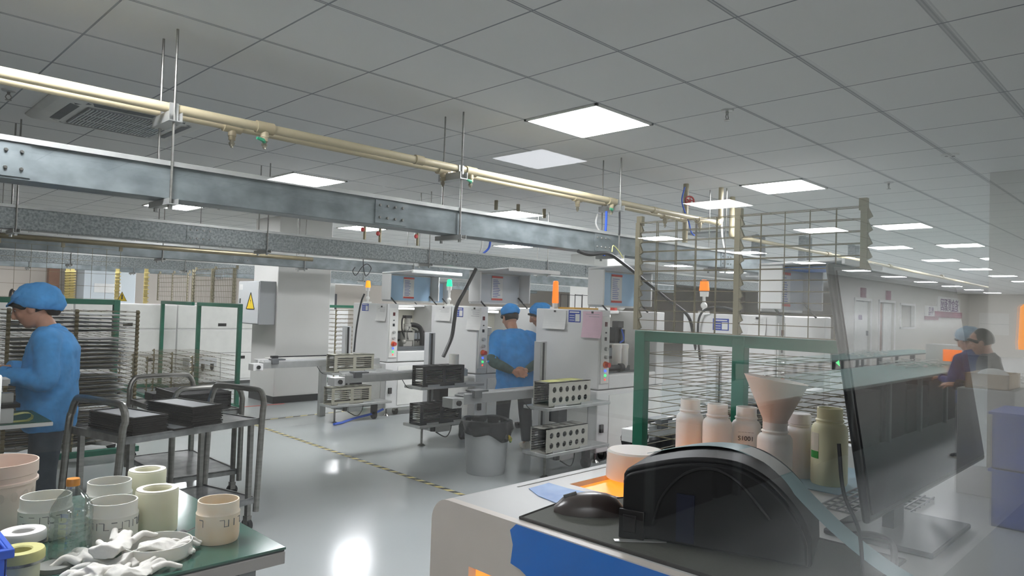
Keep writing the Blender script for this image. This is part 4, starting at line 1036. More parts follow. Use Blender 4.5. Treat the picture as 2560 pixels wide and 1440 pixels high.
ring_jar(.895, 2.70, .062, .13, JARC, 'cream ring-topped jar standing farther back')
r = thing('bucket', 'large pinkish white bucket at the left edge of the table', 'bucket', (.462, 2.80, TT+.0005))
R_, H_ = .118, .2
MB().lathe([(.001, 0), (R_*.9, 0), (R_*.93, .008), (R_*.97, H_*.66), (R_*1.03, H_*.67), (R_*1.03, H_*.71), (R_*.985, H_*.72), (R_*.985, H_*.80), (R_*1.02, H_*.81), (R_*1.02, H_), (R_*.99, H_), (R_*.95, H_*.8), (R_*.9, .01), (.001, .01)], 56).build('bucket_body', JARP, r)
s = MB()
for i in range(8):
    a = -2.6+i*.34; s.add([(R_*.972*math.cos(a+.1*math.cos(t)), R_*.972*math.sin(a+.1*math.cos(t)), H_*.5+.016*math.sin(t)) for t in [2*PI*k/10 for k in range(10)]], [tuple(range(10))])
s.build('stains', mat('stain_pink', 'cdbdb0', .7), r, ang=0)
def spool(x, y, mt, mtb, Rf, H, label, cut):
    r = thing('spool', label, 'spool', (x, y, TT+.0005), 0, 'flanged spools on the front table')
    MB().lathe([(.001, 0), (Rf*.8, 0), (Rf*.82, H*.6), (Rf*.6, H*.62), (.001, H*.62)], 36).build('drum', mtb, r)
    MB().lathe([(Rf*.5, H*.64), (Rf*.95, H*.63), (Rf, H*.68), (Rf, H*.92), (Rf*.95, H), (Rf*.52, H), (Rf*.46, H*.96), (Rf*.45, H*.66)], 40, closed=True).build('flange', mt, r)
    MB().lathe([(Rf*.96, H*.60), (Rf*1.005, H*.62), (Rf*1.005, H*.70), (Rf*.96, H*.71)], 40, closed=True).build('dark_band', SMEAR if cut else mat('band_black', '33363c', .6), r)
spool(.462, 2.36, mat('flange_white', 'e8e7e3', .45), JAR, .057, .085, 'white flanged spool with a black band left of the bottle', 0)
spool(.425, 2.20, FOAM, JARC, .058, .082, 'yellow foam-ringed spool in front at the left', 1)
tag(MB().lathe([(.001, 0), (.045, 0), (.045, .012), (.04, .014), (.001, .014)], 32, (.515, 2.235, TT+.0005)).build('grey_lid', mat('lid_dull', '84857f', .6)), 'grey disc lid lying between yellow spool and gloves', 'lid')
r = thing('water_bottle', 'empty clear plastic bottle with an orange cap', 'bottle', (.565, 2.30, TT+.0005))
pr = [(.001, .004), (.025, .0), (.046, .004), (.054, .015)]
for i in range(7):
    z = .03+.0135*i; pr += [(.054, z), (.0525, z+.006), (.054, z+.012)]
pr += [(.054, .135), (.05, .15), (.036, .175), (.02, .192), (.0145, .198), (.0145, .205)]
MB().lathe(pr, 32).build('bottle_body', PET, r)
MB().lathe([(.001, .205), (.0175, .205), (.0175, .222), (.016, .225), (.001, .225)], 20).build('bottle_cap', CAPO, r)
r = thing('shallow_dish', 'shallow round white dish holding a glove', 'dish', (.755, 2.165, TT+.0005))
R_ = .092
MB().lathe([(.001, 0), (R_*.95, 0), (R_, .006), (R_, .042), (R_*.97, .042), (R_*.95, .008), (.001, .006)], 56).build('dish_body', JAR, r)
def glove(loc, rotz, label, z=0, sc_=1.0, tilt=0):
    g = MB(); rnd = random.Random(int(rotz*100)+int(loc[0]*1000))
    b = []
    for i in range(7):
        t = i/6; x = -.09+.15*t; w = .035+.012*math.sin(t*3+rotz); h = .012+.012*abs(math.sin(t*4+rotz*2)); cz = .014+.012*math.sin(t*5+rotz)
        b.append([(x, w*math.cos(2*PI*j/14)*(1+.15*math.sin(3*2*PI*j/14+i)), max(.003, cz+h*math.sin(2*PI*j/14)*(1+.25*math.sin(5*2*PI*j/14+i)))) for j in range(14)])
    g.rings(b)
    for k in range(4):
        y = -.03+.02*k; a = (k-1.5)*.22+rnd.uniform(-.3, .3); l = .055+.015*rnd.random()
        g.tube([(.045, y, .014), (.06+l*.4, y+a*.03, .02+.015*rnd.random()), (.06+l*.8, y+a*.07, .012), (.06+l, y+a*.1, .009)], [.012, .0105, .010, .007], 8, 3)
    g.tube([(-.01, .035, .014), (.02, .06, .018), (.045, .072, .011)], [.013, .011, .007], 8, 3)
    o = g.build('glove', GLOVE, loc=(loc[0], loc[1], TT+.0005+z), mods=FUSE(.0035, 3), rotz=rotz); o.scale = (sc_,)*3; o.rotation_euler.x = tilt
    return tag(o, label, 'glove', 'crumpled white gloves')
glove((.615, 2.18), 2.3, 'crumpled white glove lying nearest the clear bottle', 0, .95)
glove((.60, 2.085), 3.6, 'crumpled white glove at the front edge of the pile', 0, .95)
glove((.655, 2.20), .9, 'crumpled white glove on top of the pile, leaning on the dish', .028, .9)
glove((.655, 2.045), .3, 'white glove with rolled fingers reaching toward the table edge', 0, .8)
glove((.775, 2.175), -.6, 'white glove lying inside the shallow dish', .0075, .75)
r = thing('screwdriver', 'black-handled screwdriver lying beside the cream jar', 'screwdriver', (.872, 2.285, TT+.0125))
MB().tube([(-.055, -.03, 0), (-.04, -.022, 0), (0, 0, 0), (.008, .004, 0)], [.007, .0115, .0115, .006], 10).build('handle', BLK, r)
MB().cyl((.008, .004, 0), (.062, .034, .003), .0028, n=8).build('shaft', STEEL, r)
r = thing('blue_crate', 'bright blue plastic crate corner at lower left', 'crate', (.08, 1.93, TT+.0005))
c = MB(); w, d, h, t = .27, .2, .17, .006
c.box(0, 0, 0, w, d, t); c.box(0, 0, 0, w, t, h); c.box(0, d-t, 0, w, d, h); c.box(0, 0, 0, t, d, h); c.box(w-t, 0, 0, w, d, h)
c.box(-.012, -.012, h-.02, w+.012, 0, h); c.box(-.012, d, h-.02, w+.012, d+.012, h); c.box(-.012, 0, h-.02, 0, d, h); c.box(w, 0, h-.02, w+.012, d, h)
c.box(w, 0, h*.55, w+.006, d, h*.6); c.box(0, d, h*.55, w, d+.006, h*.6)
c.build('crate_body', CRATE, r, bevel=.002)

# ------------------------------------------------------------------ white desk machine at the window
DT = 1.1
r = thing('desk_machine', 'white desk-height machine with orange lit windows in the right foreground', 'machine', (0, 0, 0))
DX0, DX1, DY0, DY1 = .952, 2.32, .30, 1.165
wx0, wx1, wy0, wy1 = 1.255, 1.62, .80, 1.045      # top window
fy0, fy1, fz0, fz1 = .72, 1.045, .72, .985        # front window
prof = [(DY0, .02), (DY0, DT-.0)]
b = MB()
arc = [(DY1-.05+.05*math.sin(a), DT-.05+.05*math.cos(a)) for a in [PI/2*k/8 for k in range(9)]]
# right of the top window, left strips, built round the opening
yz = [(wy1, DT-.05), (wy1, DT)]+arc+[(DY1, .05), (DY1-.03, .05), (DY1-.03, DT-.055)]
b.prism([(DX0+.02, y, z) for y, z in yz], (DX1-DX0-.02, 0, 0))
b.box(DX0+.02, DY0, DT-.05, wx0, wy1, DT); b.box(wx1, DY0, DT-.05, DX1, wy1, DT); b.box(wx0, DY0, DT-.05, wx1, wy0, DT)
b.box(DX1-.02, DY0, .05, DX1, DY1-.03, DT-.05); b.box(DX0+.02, DY0, .05, DX1, DY0+.02, DT-.05)
b.build('housing', mat('desk_white', 'c0c0be', .4, noise=.04, nscale=5), r)
f = MB()
pf = [(DX0, y, z) for y, z in [(fy1, .05), (fy1, DT)]+arc+[(DY1, .05)]]
f.prism(pf, (.02, 0, 0)); f.box(DX0, DY0, .05, DX0+.02, fy0, DT); f.box(DX0, fy0, fz1, DX0+.02, fy1, DT); f.box(DX0, fy0, .05, DX0+.02, fy1, fz0)
f.build('front_panel', mat('panel_warm', 'd9d0c6', .4, noise=.03), r)
MB().box(wx0-.01, wy0-.01, DT-.02, wx1+.01, wy1+.01, DT-.012).build('top_window', ORWIN, r, ang=0)
MB().box(DX0+.022, fy0-.01, fz0-.01, DX0+.03, fy1+.01, fz1+.01).build('front_window', ORWIN, r, ang=0)
MB().box(DX0+.1, DY0+.05, 0, DX1-.1, DY1-.1, .05).build('plinth', DARK, r)
MB().box(DX0+.19, 1.098, DT, 2.2, 1.102, DT+.0012).build('lid_seam', mat('seam_grey', 'a9a9a6', .6), r)
pts = [(1290, 1291), (1275, 1325), (1282, 1362), (1276, 1408), (1300, 1424), (1345, 1470), (1900, 1640), (1900, 1478), (1780, 1440), (1500, 1352), (1380, 1318)]
fp = [atx(u, v, DX0-.002) for u, v in pts]
fp = [V((p.x, max(p.y, DY0+.005), min(p.z, DT-.002))) for p in fp]
MB().prism(fp, (.0018, 0, 0)).build('protective_film', FILM, r, ang=0)
pb = [atz(u, v, DT+.0006) for u, v in ((1322, 1222), (1372, 1208), (1420, 1222), (1470, 1232), (1440, 1250), (1400, 1262), (1345, 1240))]
tag(MB().prism(pb, (0, 0, .0012)).build('blue_tape', TAPEB, ang=0), 'torn pale blue tape on the white machine top', 'tape')
tag(MB().lathe([(.001, 0), (.07, 0), (.071, .004), (.069, .062), (.064, .066), (.001, .066)], 48, (1.43, .985, DT+.0008)).build('round_block', mat('frosted', 'ece4dc', .5, sss=.3)), 'frosted white cylinder sitting on the orange window', 'cylinder')
# mouse pad, mouse, ruler strip
r = thing('mouse_pad', 'dark grey mouse pad on the white machine', 'mouse pad', (0, 0, DT+.0006))
pp = [atz(u, v, DT) for u, v in ((1320, 1288), (1408, 1262), (1640, 1318), (1900, 1390), (1760, 1420), (1700, 1402))]
c = [V((.975, .93, 0)), V((1.12, .95, 0)), V((1.30, .86, 0)), V((1.30, .36, 0)), V((.985, .36, 0))]
MB().prism(c, (0, 0, .003)).build('pad', PADM, r)
e = MB(); e.tube([q+V((0, 0, .002)) for q in c+[c[0]]], .0032, 6); e.build('pad_edge', PADE, r)
r = thing('computer_mouse', 'brownish black computer mouse on the pad corner', 'mouse', (1.105, .868, DT+.004), 2.3)
m_ = MB(); R = []
for i in range(9):
    t = i/8; x = -.055+.11*t; s = math.sqrt(max(.02, 1-(2*t-1)**2)); w = .031*s**.6; h = .036*s**.7*(1-.25*t)
    R.append([(x, w*math.cos(PI*j/10), h*math.sin(PI*j/10)**.8) for j in range(11)])
m_.rings(R); m_.build('mouse_shell', MOUSE, r); r.scale = (1.25, 1.25, 1.2)
MB().tube([(.02, 0, .0295), (.04, 0, .0225)], .003, 6).build('scroll_wheel', BLK, r)
q = MB().box(-.045, -.006, 0, .045, .006, .0015).build('metal_strip', ALU, loc=(1.035, .70, DT+.0042), rotz=-.75)
tag(q, 'small shiny metal strip lying on the mouse pad', 'strip')
# label printer
PA = math.atan2(-.954, .30)
r = thing('label_printer', 'black dome-topped label printer with paper strip over it', 'printer', (1.03, .74, DT+.004), PA)
pf = [(.0, 0), (.0, .115), (.006, .128), (.05, .145), (.11, .162), (.17, .168), (.215, .16), (.255, .135), (.29, .095), (.31, .05), (.312, .0)]
def smp(P, k=4):
    P = [V((a, c, 0)) for a, c in P]; Q = [2*P[0]-P[1]]+P+[2*P[-1]-P[-2]]; o = []
    for i in range(1, len(Q)-2):
        for j in range(k if 2 < i < 10 else 1):
            t = j/k; a, b, c, d = Q[i-1:i+3]; o.append(.5*((2*b)+(c-a)*t+(2*a-5*b+4*c-d)*t*t+(3*b-a-3*c+d)*t**3))
    return [(q.x, q.y) for q in o+[P[-1]]]
pf = [(a, c*.915) for a, c in smp(pf)]
b = MB(); b.prism([(u, .012, z) for u, z in pf], (0, .17, 0)); b.build('body', PRN, r, bevel=.006)
b = MB(); b.prism([(u*.97+.004, 0, max(0.004, z-.008)) for u, z in pf], (0, .012, 0)); sp_ = b.build('side_panel', PRN, r, bevel=.004)
ar = MB(); ar.tube([(.06, -.001, .03), (.075, -.001, .08), (.11, -.001, .122), (.155, -.001, .138), (.2, -.001, .122), (.25, -.001, .07)], .003, 6, 4); ar.build('arch_seam', mat('printer_seam', '232426', .4), sp_)  # seam in a slightly lighter grey than the body
MB().box(.0, -.006, 0, .045, 0, .05).box(.008, -.009, .012, .032, -.006, .042).build('latch', BLK, r, bevel=.003)
MB().box(.1, -.004, .01, .13, 0, .09).build('blue_tab', mat('tab_navy', '131a30', .5), r)
hose('power_cable', 'black cable leaving the back of the label printer', [(1.30, .46, 1.12), (1.36, .43, 1.115), (1.36, .40, 1.108), (1.28, .37, 1.108), (1.18, .345, 1.108), (1.12, .33, 1.108)], .006, BLK, 'cable')
hose('data_cable', 'thin grey cable lying right of the printer', [(1.40, .50, 1.112), (1.47, .47, 1.106), (1.52, .42, 1.106), (1.6, .40, 1.106)], .004, DARK, 'cable')
# label strip over the printer
UA, VA = V((.30, -.954, 0)), V((.954, .30, 0)); PR = V((1.03, .74, DT+.004))
ctr = [PR+UA*u+VA*v+V((0, 0, z*.92)) for u, v, z in ((.02, .145, .137), (.09, .14, .160), (.15, .13, .1705), (.20, .12, .166), (.25, .105, .142), (.30, .085, .097), (.345, .065, .06), (.40, .035, .027), (.45, .0, .010), (.50, -.045, .004), (.54, -.085, .003))]
r = thing('label_strip', 'pale teal label strip curling over the printer down to the desk', 'label strip', (0, 0, 0))
def ribbon(pts, w, th, side):
    g = MB(); R = []; n = len(pts)
    for i, p in enumerate(pts):
        p = V(p); s = side.normalized()*w/2
        R.append([p-s, p+s, p+s+V((0, 0, th)), p-s+V((0, 0, th))])
    return g.rings(R)
sd = VA*.96+UA*.3
def smooth(P, k=5):
    P = [V(p) for p in P]; P = [2*P[0]-P[1]]+P+[2*P[-1]-P[-2]]; q = []
    for i in range(1, len(P)-2):
        for j in range(k):
            t = j/k; a, b, c, d = P[i-1:i+3]; q.append(.5*((2*b)+(c-a)*t+(2*a-5*b+4*c-d)*t*t+(3*b-a-3*c+d)*t**3))
    return q+[P[-2]]
S = smooth(ctr)
ribbon(S, .055, .0006, sd).build('liner', STRIP, r, ang=60)
ribbon([p+V((0, 0, .0008)) for p in S[14:22]], .05, .0004, sd).build('printed_label', PAPER, r, ang=60)
# bottles
def bottle(x, y, H, R, mt, label, cap=False, lab=None):
    r = thing('plastic_bottle', label, 'bottle', (x, y, DT+.0026), 0, 'white bottles on the desk machine')
    MB().lathe([(.001, 0), (R*.94, 0), (R, .006), (R, H*.70), (R*.97, H*.745), (R*.86, H*.785), (R*.74, H*.80), (R*.72, H*.82), (R*.78, H*.83), (R*.78, H*.845), (R*.70, H*.86), (R*.70, H), (R*.62, H), (R*.62, H*.8), (R*.9, H*.7), (R*.9, .01), (.001, .01)], 40).build('bottle_body', mt, r)
    if cap: MB().lathe([(.001, H*1.02), (R*.74, H*1.02), (R*.78, H), (R*.78, H*.86), (R*.74, H*.86), (R*.74, H*.99), (.001, H*.99)], 32).build('bottle_cap', mat('cap_white', 'e6e2e2', .45), r)
    return r
def bp(u, d):
    l = d*(u-1280)/FPX; return .7086*d+.7055*l, .7055*d-.7086*l
bottle(*bp(1733, 1.82), .176, .0350, BOT, 'white open-necked bottle at the left end of the row')
bottle(*bp(1801, 1.77), .172, .0355, BOT, 'white open-necked bottle, second from the left in the row')
b3 = bottle(*bp(1873, 1.78), .166, .0355, BOT, 'white bottle with printed code, third from the left')
FX, FY = bp(1945, 1.66)
bottle(FX, FY, .152, .0395, BOT, 'squat white bottle with the funnel standing in its neck')
bottle(*bp(2006, 1.77), .152, .0345, BOT, 'white bottle with a closed pale cap, right of the funnel', True)
b6 = bottle(*bp(2081, 1.70), .180, .0410, BOTY, 'yellowish white bottle with a green-edged label, right end of row')
dr = V((-b3.location.x, -b3.location.y, 0)).normalized(); rr = V((-dr.y, dr.x, 0))
for s, z, size in (('S1001', .092, .0155), ('3M', .108, .006), ('Net', .077, .005)):
    if s.startswith('3M'): s = '\u2014 \u2014 \u2014 \u2014 \u2014'
    if s.startswith('Net'): s = '\u2014 \u2014 \u2014'
    o = text('bottle_print', s, size, dr*.0360+V((0, 0, z)), rr, (0, 0, 1), BLK, b3)
a0 = math.atan2(-b6.location.y, -b6.location.x)-.75
k = MB(); kk = MB()
R_ = .0417
def arcp(a, b, z0, z1, m):
    n = 6; Rg = [[(R_*math.cos(a+(b-a)*i/n), R_*math.sin(a+(b-a)*i/n), z) for z in (z0, z1)] + [((R_-.0005)*math.cos(a+(b-a)*i/n), (R_-.0005)*math.sin(a+(b-a)*i/n), z) for z in (z1, z0)] for i in range(n+1)]
    m.rings(Rg)
arcp(a0-.5, a0+.15, .080, .122, k); lb = k.build('bottle_label', mat('label_cream', 'd6cfc0', .6), b6); arcp(a0-.5, a0+.15, .062, .079, kk); kk.build('label_band', mat('label_green', '2c8a3e', .5), b6)
r = thing('funnel', 'tall white paper-thin funnel standing in the squat bottle', 'funnel', (FX, FY, DT+.0026))
n = 40; prof = [(.0265, .140), (.0285, .155), (.031, .16), (.070, .246), (.0715, .248), (.0695, .248), (.029, .16), (.0265, .154), (.0235, .142)]
R = []
for rr_, z in prof:
    R.append([(rr_*math.cos(2*PI*j/n), rr_*math.sin(2*PI*j/n), z+(z-.14)/.11*(.010*math.cos(2*PI*j/n-2.2))) for j in range(n)])
MB().rings(R, False, True).build('cone', FUN, r, ang=50)
tag(MB().box(1.66, .52, DT+.0004, 1.98, .72, DT+.0022).build('blue_sheet', mat('sheet_blue', 'a9c6d6', .6)), 'pale blue sheet under the yellowish bottle', 'sheet')
q = MB()
for i in range(9): q.box(1.52+.0, .44+.018*i, DT+.004, 1.80, .443+.018*i, DT+.007)
for i in range(9): q.box(1.52+.034*i, .44, DT+.001, 1.523+.034*i, .59, DT+.004)
tag(q.build('wire_tray', mat('wire_grey', '7d7f80', .4, .6), ang=0), 'flat metal wire tray on the desk right of the printer', 'tray')
# monitor
r = thing('monitor', 'large dark monitor tilted back at the right, half lost in reflections', 'monitor', (1.475, .39, DT+.001))
tl_ = M.Rotation(math.radians(-9), 3, 'X')
MB().cb((0, 0, .29), (.735, .012, .39), tl_).build('screen_case', SCRN, r, bevel=.006)
MB().cb(tl_ @ V((0, -.007, 0))+V((0, 0, .29)), (.71, .002, .365), tl_).build('screen', mat('screen_face', '1d1f22', .18, noise=.05, nscale=2), r)
MB().box(-.03, .03, .01, .03, .05, .28).build('stand_neck', DARK, r)
MB().box(-.13, -.06, 0, .13, .12, .01).build('stand_base', DARK, r, bevel=.003)
MB().box(-.36, -.03, .02, -.33, .02, .1).build('bottom_bracket', BLK, r) if False else None
hose('monitor_cable', 'grey-black cable hanging from the left edge of the monitor', [(1.11, .40, 1.31), (1.105, .39, 1.24), (1.11, .37, 1.19), (1.10, .36, 1.14), (1.07, .345, 1.108)], .003, DARK, 'cable')

# ------------------------------------------------------------------ camera-side room, seen only mirrored in the glass
def bench_table(x0, x1, y0, y1, label, teal=True):
    r = thing('packing_table', label, 'table', (0, 0, 0), 0, 'teal-topped tables mirrored in the glass')
    MB().box(x0, y0, .72, x1, y1, .742).build('table_top', mat('top_edge', '6e7774', .5), r)
    MB().box(x0+.01, y0+.01, .7425, x1-.01, y1-.01, .748).build('table_mat', TEAL, r)
    n = 8
    for i in range(n+1):
        x = x0+.03+(x1-x0-.11)*i/n
        for y in (y0+.03, y1-.08): MB().box(x, y, 0, x+.05, y+.05, .72).build('leg', mat('leg_mid', '767b7b', .5), r)
bench_table(4.2, 14.6, -3.45, -2.35, 'long teal-topped table mirrored in the glass, nearer one')
bench_table(10.5, 20.0, -5.1, -4.3, 'long teal-topped table mirrored farther back')
for i in range(10):
    x = 4.3+1.0*i
    tag(MB().box(x, -2.95, .001, x+.93, -2.45, .58+.06*(i % 3)).build('dark_crate', mat('crate_dark', '1c1815', .7, noise=.2)), 'dark crate under the mirrored table, %s from the near end' % ORD[i], 'crate', 'dark crates under the mirrored table')
rnd = random.Random(3)
for k, (x0, y0, lab) in enumerate(((11.9, -3.3, 'heap of pale plastic scraps on the mirrored near table'), (14.5, -4.9, 'heap of pale plastic scraps on the mirrored far table'), (9.9, -1.6, 'heap of pale scraps on the side table behind the dark-shirted person'))):
    s = MB()
    for i in range(150):
        x, y = x0+rnd.uniform(0, 1.4), y0+rnd.uniform(0, .6); z = .76+rnd.uniform(0, .1)
        s.cb((x, y, z), (rnd.uniform(.03, .1), .02, .006), M.Rotation(rnd.uniform(0, 6), 3, 'Z') @ M.Rotation(rnd.uniform(-.6, .6), 3, 'X'))
    tag(s.build('plastic_scraps', WP, ang=0), lab, 'scraps', kind='stuff')
r = thing('side_table', 'pale side table mirrored beside the dark-shirted person', 'table', (9.7, -1.75, 0))
MB().box(0, 0, .72, 1.9, .95, .745).build('table_top', mat('top_pale', 'b9b8b0', .5), r)
for x, y in ((.03, .03), (1.82, .03), (.03, .87), (1.82, .87)): MB().box(x, y, 0, x+.05, y+.05, .72).build('leg', STEEL, r)
r = thing('cardboard_box', 'pale cardboard box with crumpled paper inside, mirrored at right', 'box', (7.25, -1.15, .92))
c = MB(); w, d, h, t = .5, .32, .13, .008
c.box(0, 0, 0, w, d, t); c.box(0, 0, 0, w, t, h); c.box(0, d-t, 0, w, d, h); c.box(0, 0, 0, t, d, h); c.box(w-t, 0, 0, w, d, h); c.build('carton', CARD, r)
MB().ell((.25, .16, .1), (.2, .12, .07), 14, 8).build('crumpled_paper', PAPER, r, mods=(('DISPLACE', dict(strength=.0)),))
r = thing('box_stand', 'grey cabinet carrying the cardboard box, mirrored at right', 'cabinet', (7.2, -1.2, 0))
MB().box(0, 0, 0, .6, .42, .919).build('case', mat('stand_grey', 'a2a29e', .6), r, bevel=.008)
for i, (z, l) in enumerate(((0, 'lower blue plastic box of the mirrored stack at right'), (.42, 'upper blue plastic box of the mirrored stack at right'))):
    r = thing('blue_box', l, 'box', (6.25, -.76, z+.001*i), 0, 'blue boxes mirrored at right')
    c = MB(); w, d, h, t = .55, .4, .4, .01
    c.box(0, 0, 0, w, d, t); c.box(0, 0, 0, w, t, h); c.box(0, d-t, 0, w, d, h); c.box(0, 0, 0, t, d, h); c.box(w-t, 0, 0, w, d, h); c.build('box_walls', BINB, r)
    MB().box(-.02, -.02, h+.0005, w+.02, d+.02, h+.018).build('box_rim', BINB, r)
r = thing('amber_machine', 'box machine with an orange lit front on the mirrored table', 'machine', (13.9, -3.2, .749))
MB().box(0, .03, 0, .45, .65, .34).build('case', W, r, bevel=.01); MB().box(.06, .65, .06, .39, .66, .26).build('lit_window', AMB2, r, ang=0); MB().box(-.01, .3, .06, 0, .58, .26).build('lit_window', AMB2, r, ang=0)
r = thing('amber_beacon', 'large amber beacon glowing at the right picture edge', 'lamp', (4.26, -.235, 1.37))
MB().lathe([(.001, 0), (.05, 0), (.052, .03), (.045, .21), (.03, .225), (.001, .225)], 24).build('lens', AMB, r)
MB().cyl((0, 0, .22), (0, 0, CE-1.37), .005, n=8).build('hanging_rod', STEEL, r)
r = thing('wall_banner', 'white wall banner with dark purple characters, mirrored', 'sign', (33.6, Y0, 2.05))
MB().box(-1.75, .002, -.3, 1.75, .03, .42).build('board', WP, r)
text('banner_text', '\u8ffd\u76d2\u8cea\u6e90\u56f3', .56, (0, .034, .05), (-1, 0, 0), (0, 0, 1), PURP, r, .006)
MB().box(-2.2, .032, -.42, 2.0, .045, -.18).build('purple_band', MAROON, r)
r = thing('wall_banner', 'smaller white banner left of the large one, mirrored', 'sign', (30.9, Y0, 1.7))
MB().box(-.8, .002, -.05, .9, .03, .36).build('board', WP, r)
text('banner_text', '\u8cea\u54c1', .36, (0, .034, .12), (-1, 0, 0), (0, 0, 1), PURP, r, .006)
MB().box(-.9, .032, -.18, 1.0, .045, -.04).build('purple_band', MAROON, r)
r = thing('whiteboard', 'whiteboard on the mirrored end wall', 'board', (X1, -7.0, .95))
MB().box(-.03, 0, 0, -.002, 1.1, .95).build('board', mat('wb_white', 'dcdcd8', .3), r); MB().box(-.035, 0, .46, -.03, 1.1, .48).build('divider', ALU, r)

# ------------------------------------------------------------------ people  (local frame: x forward, y left, z up)
def ellring(c, rx, ry, n=24, tilt=0, sup=1.0):
    R = []
    for j in range(n):
        a = 2*PI*j/n; co_, si = math.cos(a), math.sin(a)
        x, y = rx*math.copysign(abs(co_)**sup, co_), ry*math.copysign(abs(si)**sup, si)
        R.append((c[0]+x*math.cos(tilt), c[1]+y, c[2]-x*math.sin(tilt)))
    return R
def head_mesh(mb, hc, rot):
    sec = [(.118, -.005, .012, .012), (.108, -.008, .05, .042), (.08, -.008, .084, .066), (.035, -.006, .099, .076), (-.01, 0, .098, .075), (-.045, .006, .088, .068), (-.08, .018, .068, .054), (-.105, .032, .044, .038), (-.118, .04, .018, .018)]
    def T(p): return rot @ V(p) + V(hc)
    R = []
    for z, xc, rx, ry in sec:
        R.append([T((xc+rx*math.cos(2*PI*j/24), ry*math.sin(2*PI*j/24), z)) for j in range(24)])
    mb.rings(R)
    mb.tube([T((.088, 0, .022)), T((.104, 0, -.008)), T((.112, 0, -.028)), T((.09, 0, -.036))], [.008, .010, .014, .009], 10, 2)      # nose
    mb.tube([T((.072, .034, .03)), T((.086, .0, .034)), T((.072, -.034, .03))], [.008, .009, .008], 8, 2)                             # brow
    mb.tube([T((.073, .022, -.062)), T((.086, 0, -.060)), T((.073, -.022, -.062))], [.005, .008, .005], 8, 2)                         # lips
    mb.tube([T((.07, .018, -.072)), T((.082, 0, -.072)), T((.07, -.018, -.072))], [.005, .008, .005], 8, 2)
    mb.ell(T((.066, 0, -.1)), (.018, .02, .014), 10, 6)                                                                             # chin
    for s in (-1, 1):
        mb.ell(T((-.005, s*.077, -.01)), (.022, .010, .032), 12, 8)
        mb.ell(T((.066, s*.042, -.03)), (.02, .02, .02), 10, 6)
def hand_mesh(mb, w, d, pn, side, curl=.5, sc_=1.0):
    """palm from the wrist w along d, palm normal pn, thumb on the side vector"""
    d, pn = V(d).normalized(), V(pn).normalized(); s = pn.cross(d)*side; w = V(w)
    R = []
    for t, hw, th in ((-.01, .024, .018), (.02, .034, .016), (.055, .042, .015), (.088, .040, .012)):
        c = w+d*t*sc_
        R.append([c+s*hw*sc_*math.cos(2*PI*j/12)+pn*th*sc_*math.sin(2*PI*j/12) for j in range(12)])
    mb.rings(R)
    for k, ln in enumerate((.070, .078, .073, .058)):
        off = (.030-.020*k)*sc_; b = w+d*(.078*sc_)+s*off
        p = [b]; dd = d.copy(); a = 0
        for q, fr_ in enumerate((.45, .32, .28)):
            a += curl*(.55 if q else .35)
            dd = d*math.cos(a)+pn*math.sin(a)
            p.append(p[-1]+dd*ln*fr_*sc_)
        mb.tube(p, [.0095*sc_, .009*sc_, .008*sc_, .0065*sc_], 8, 2)
    b = w+d*(.025*sc_)+s*(.030*sc_)
    mb.tube([b, b+(d*.6+s*.6)*.032*sc_, b+(d*.85+s*.5+pn*.3)*.058*sc_, b+(d*.95+s*.25+pn*.5)*.078*sc_], [.013*sc_, .0115*sc_, .010*sc_, .007*sc_], 8, 2)
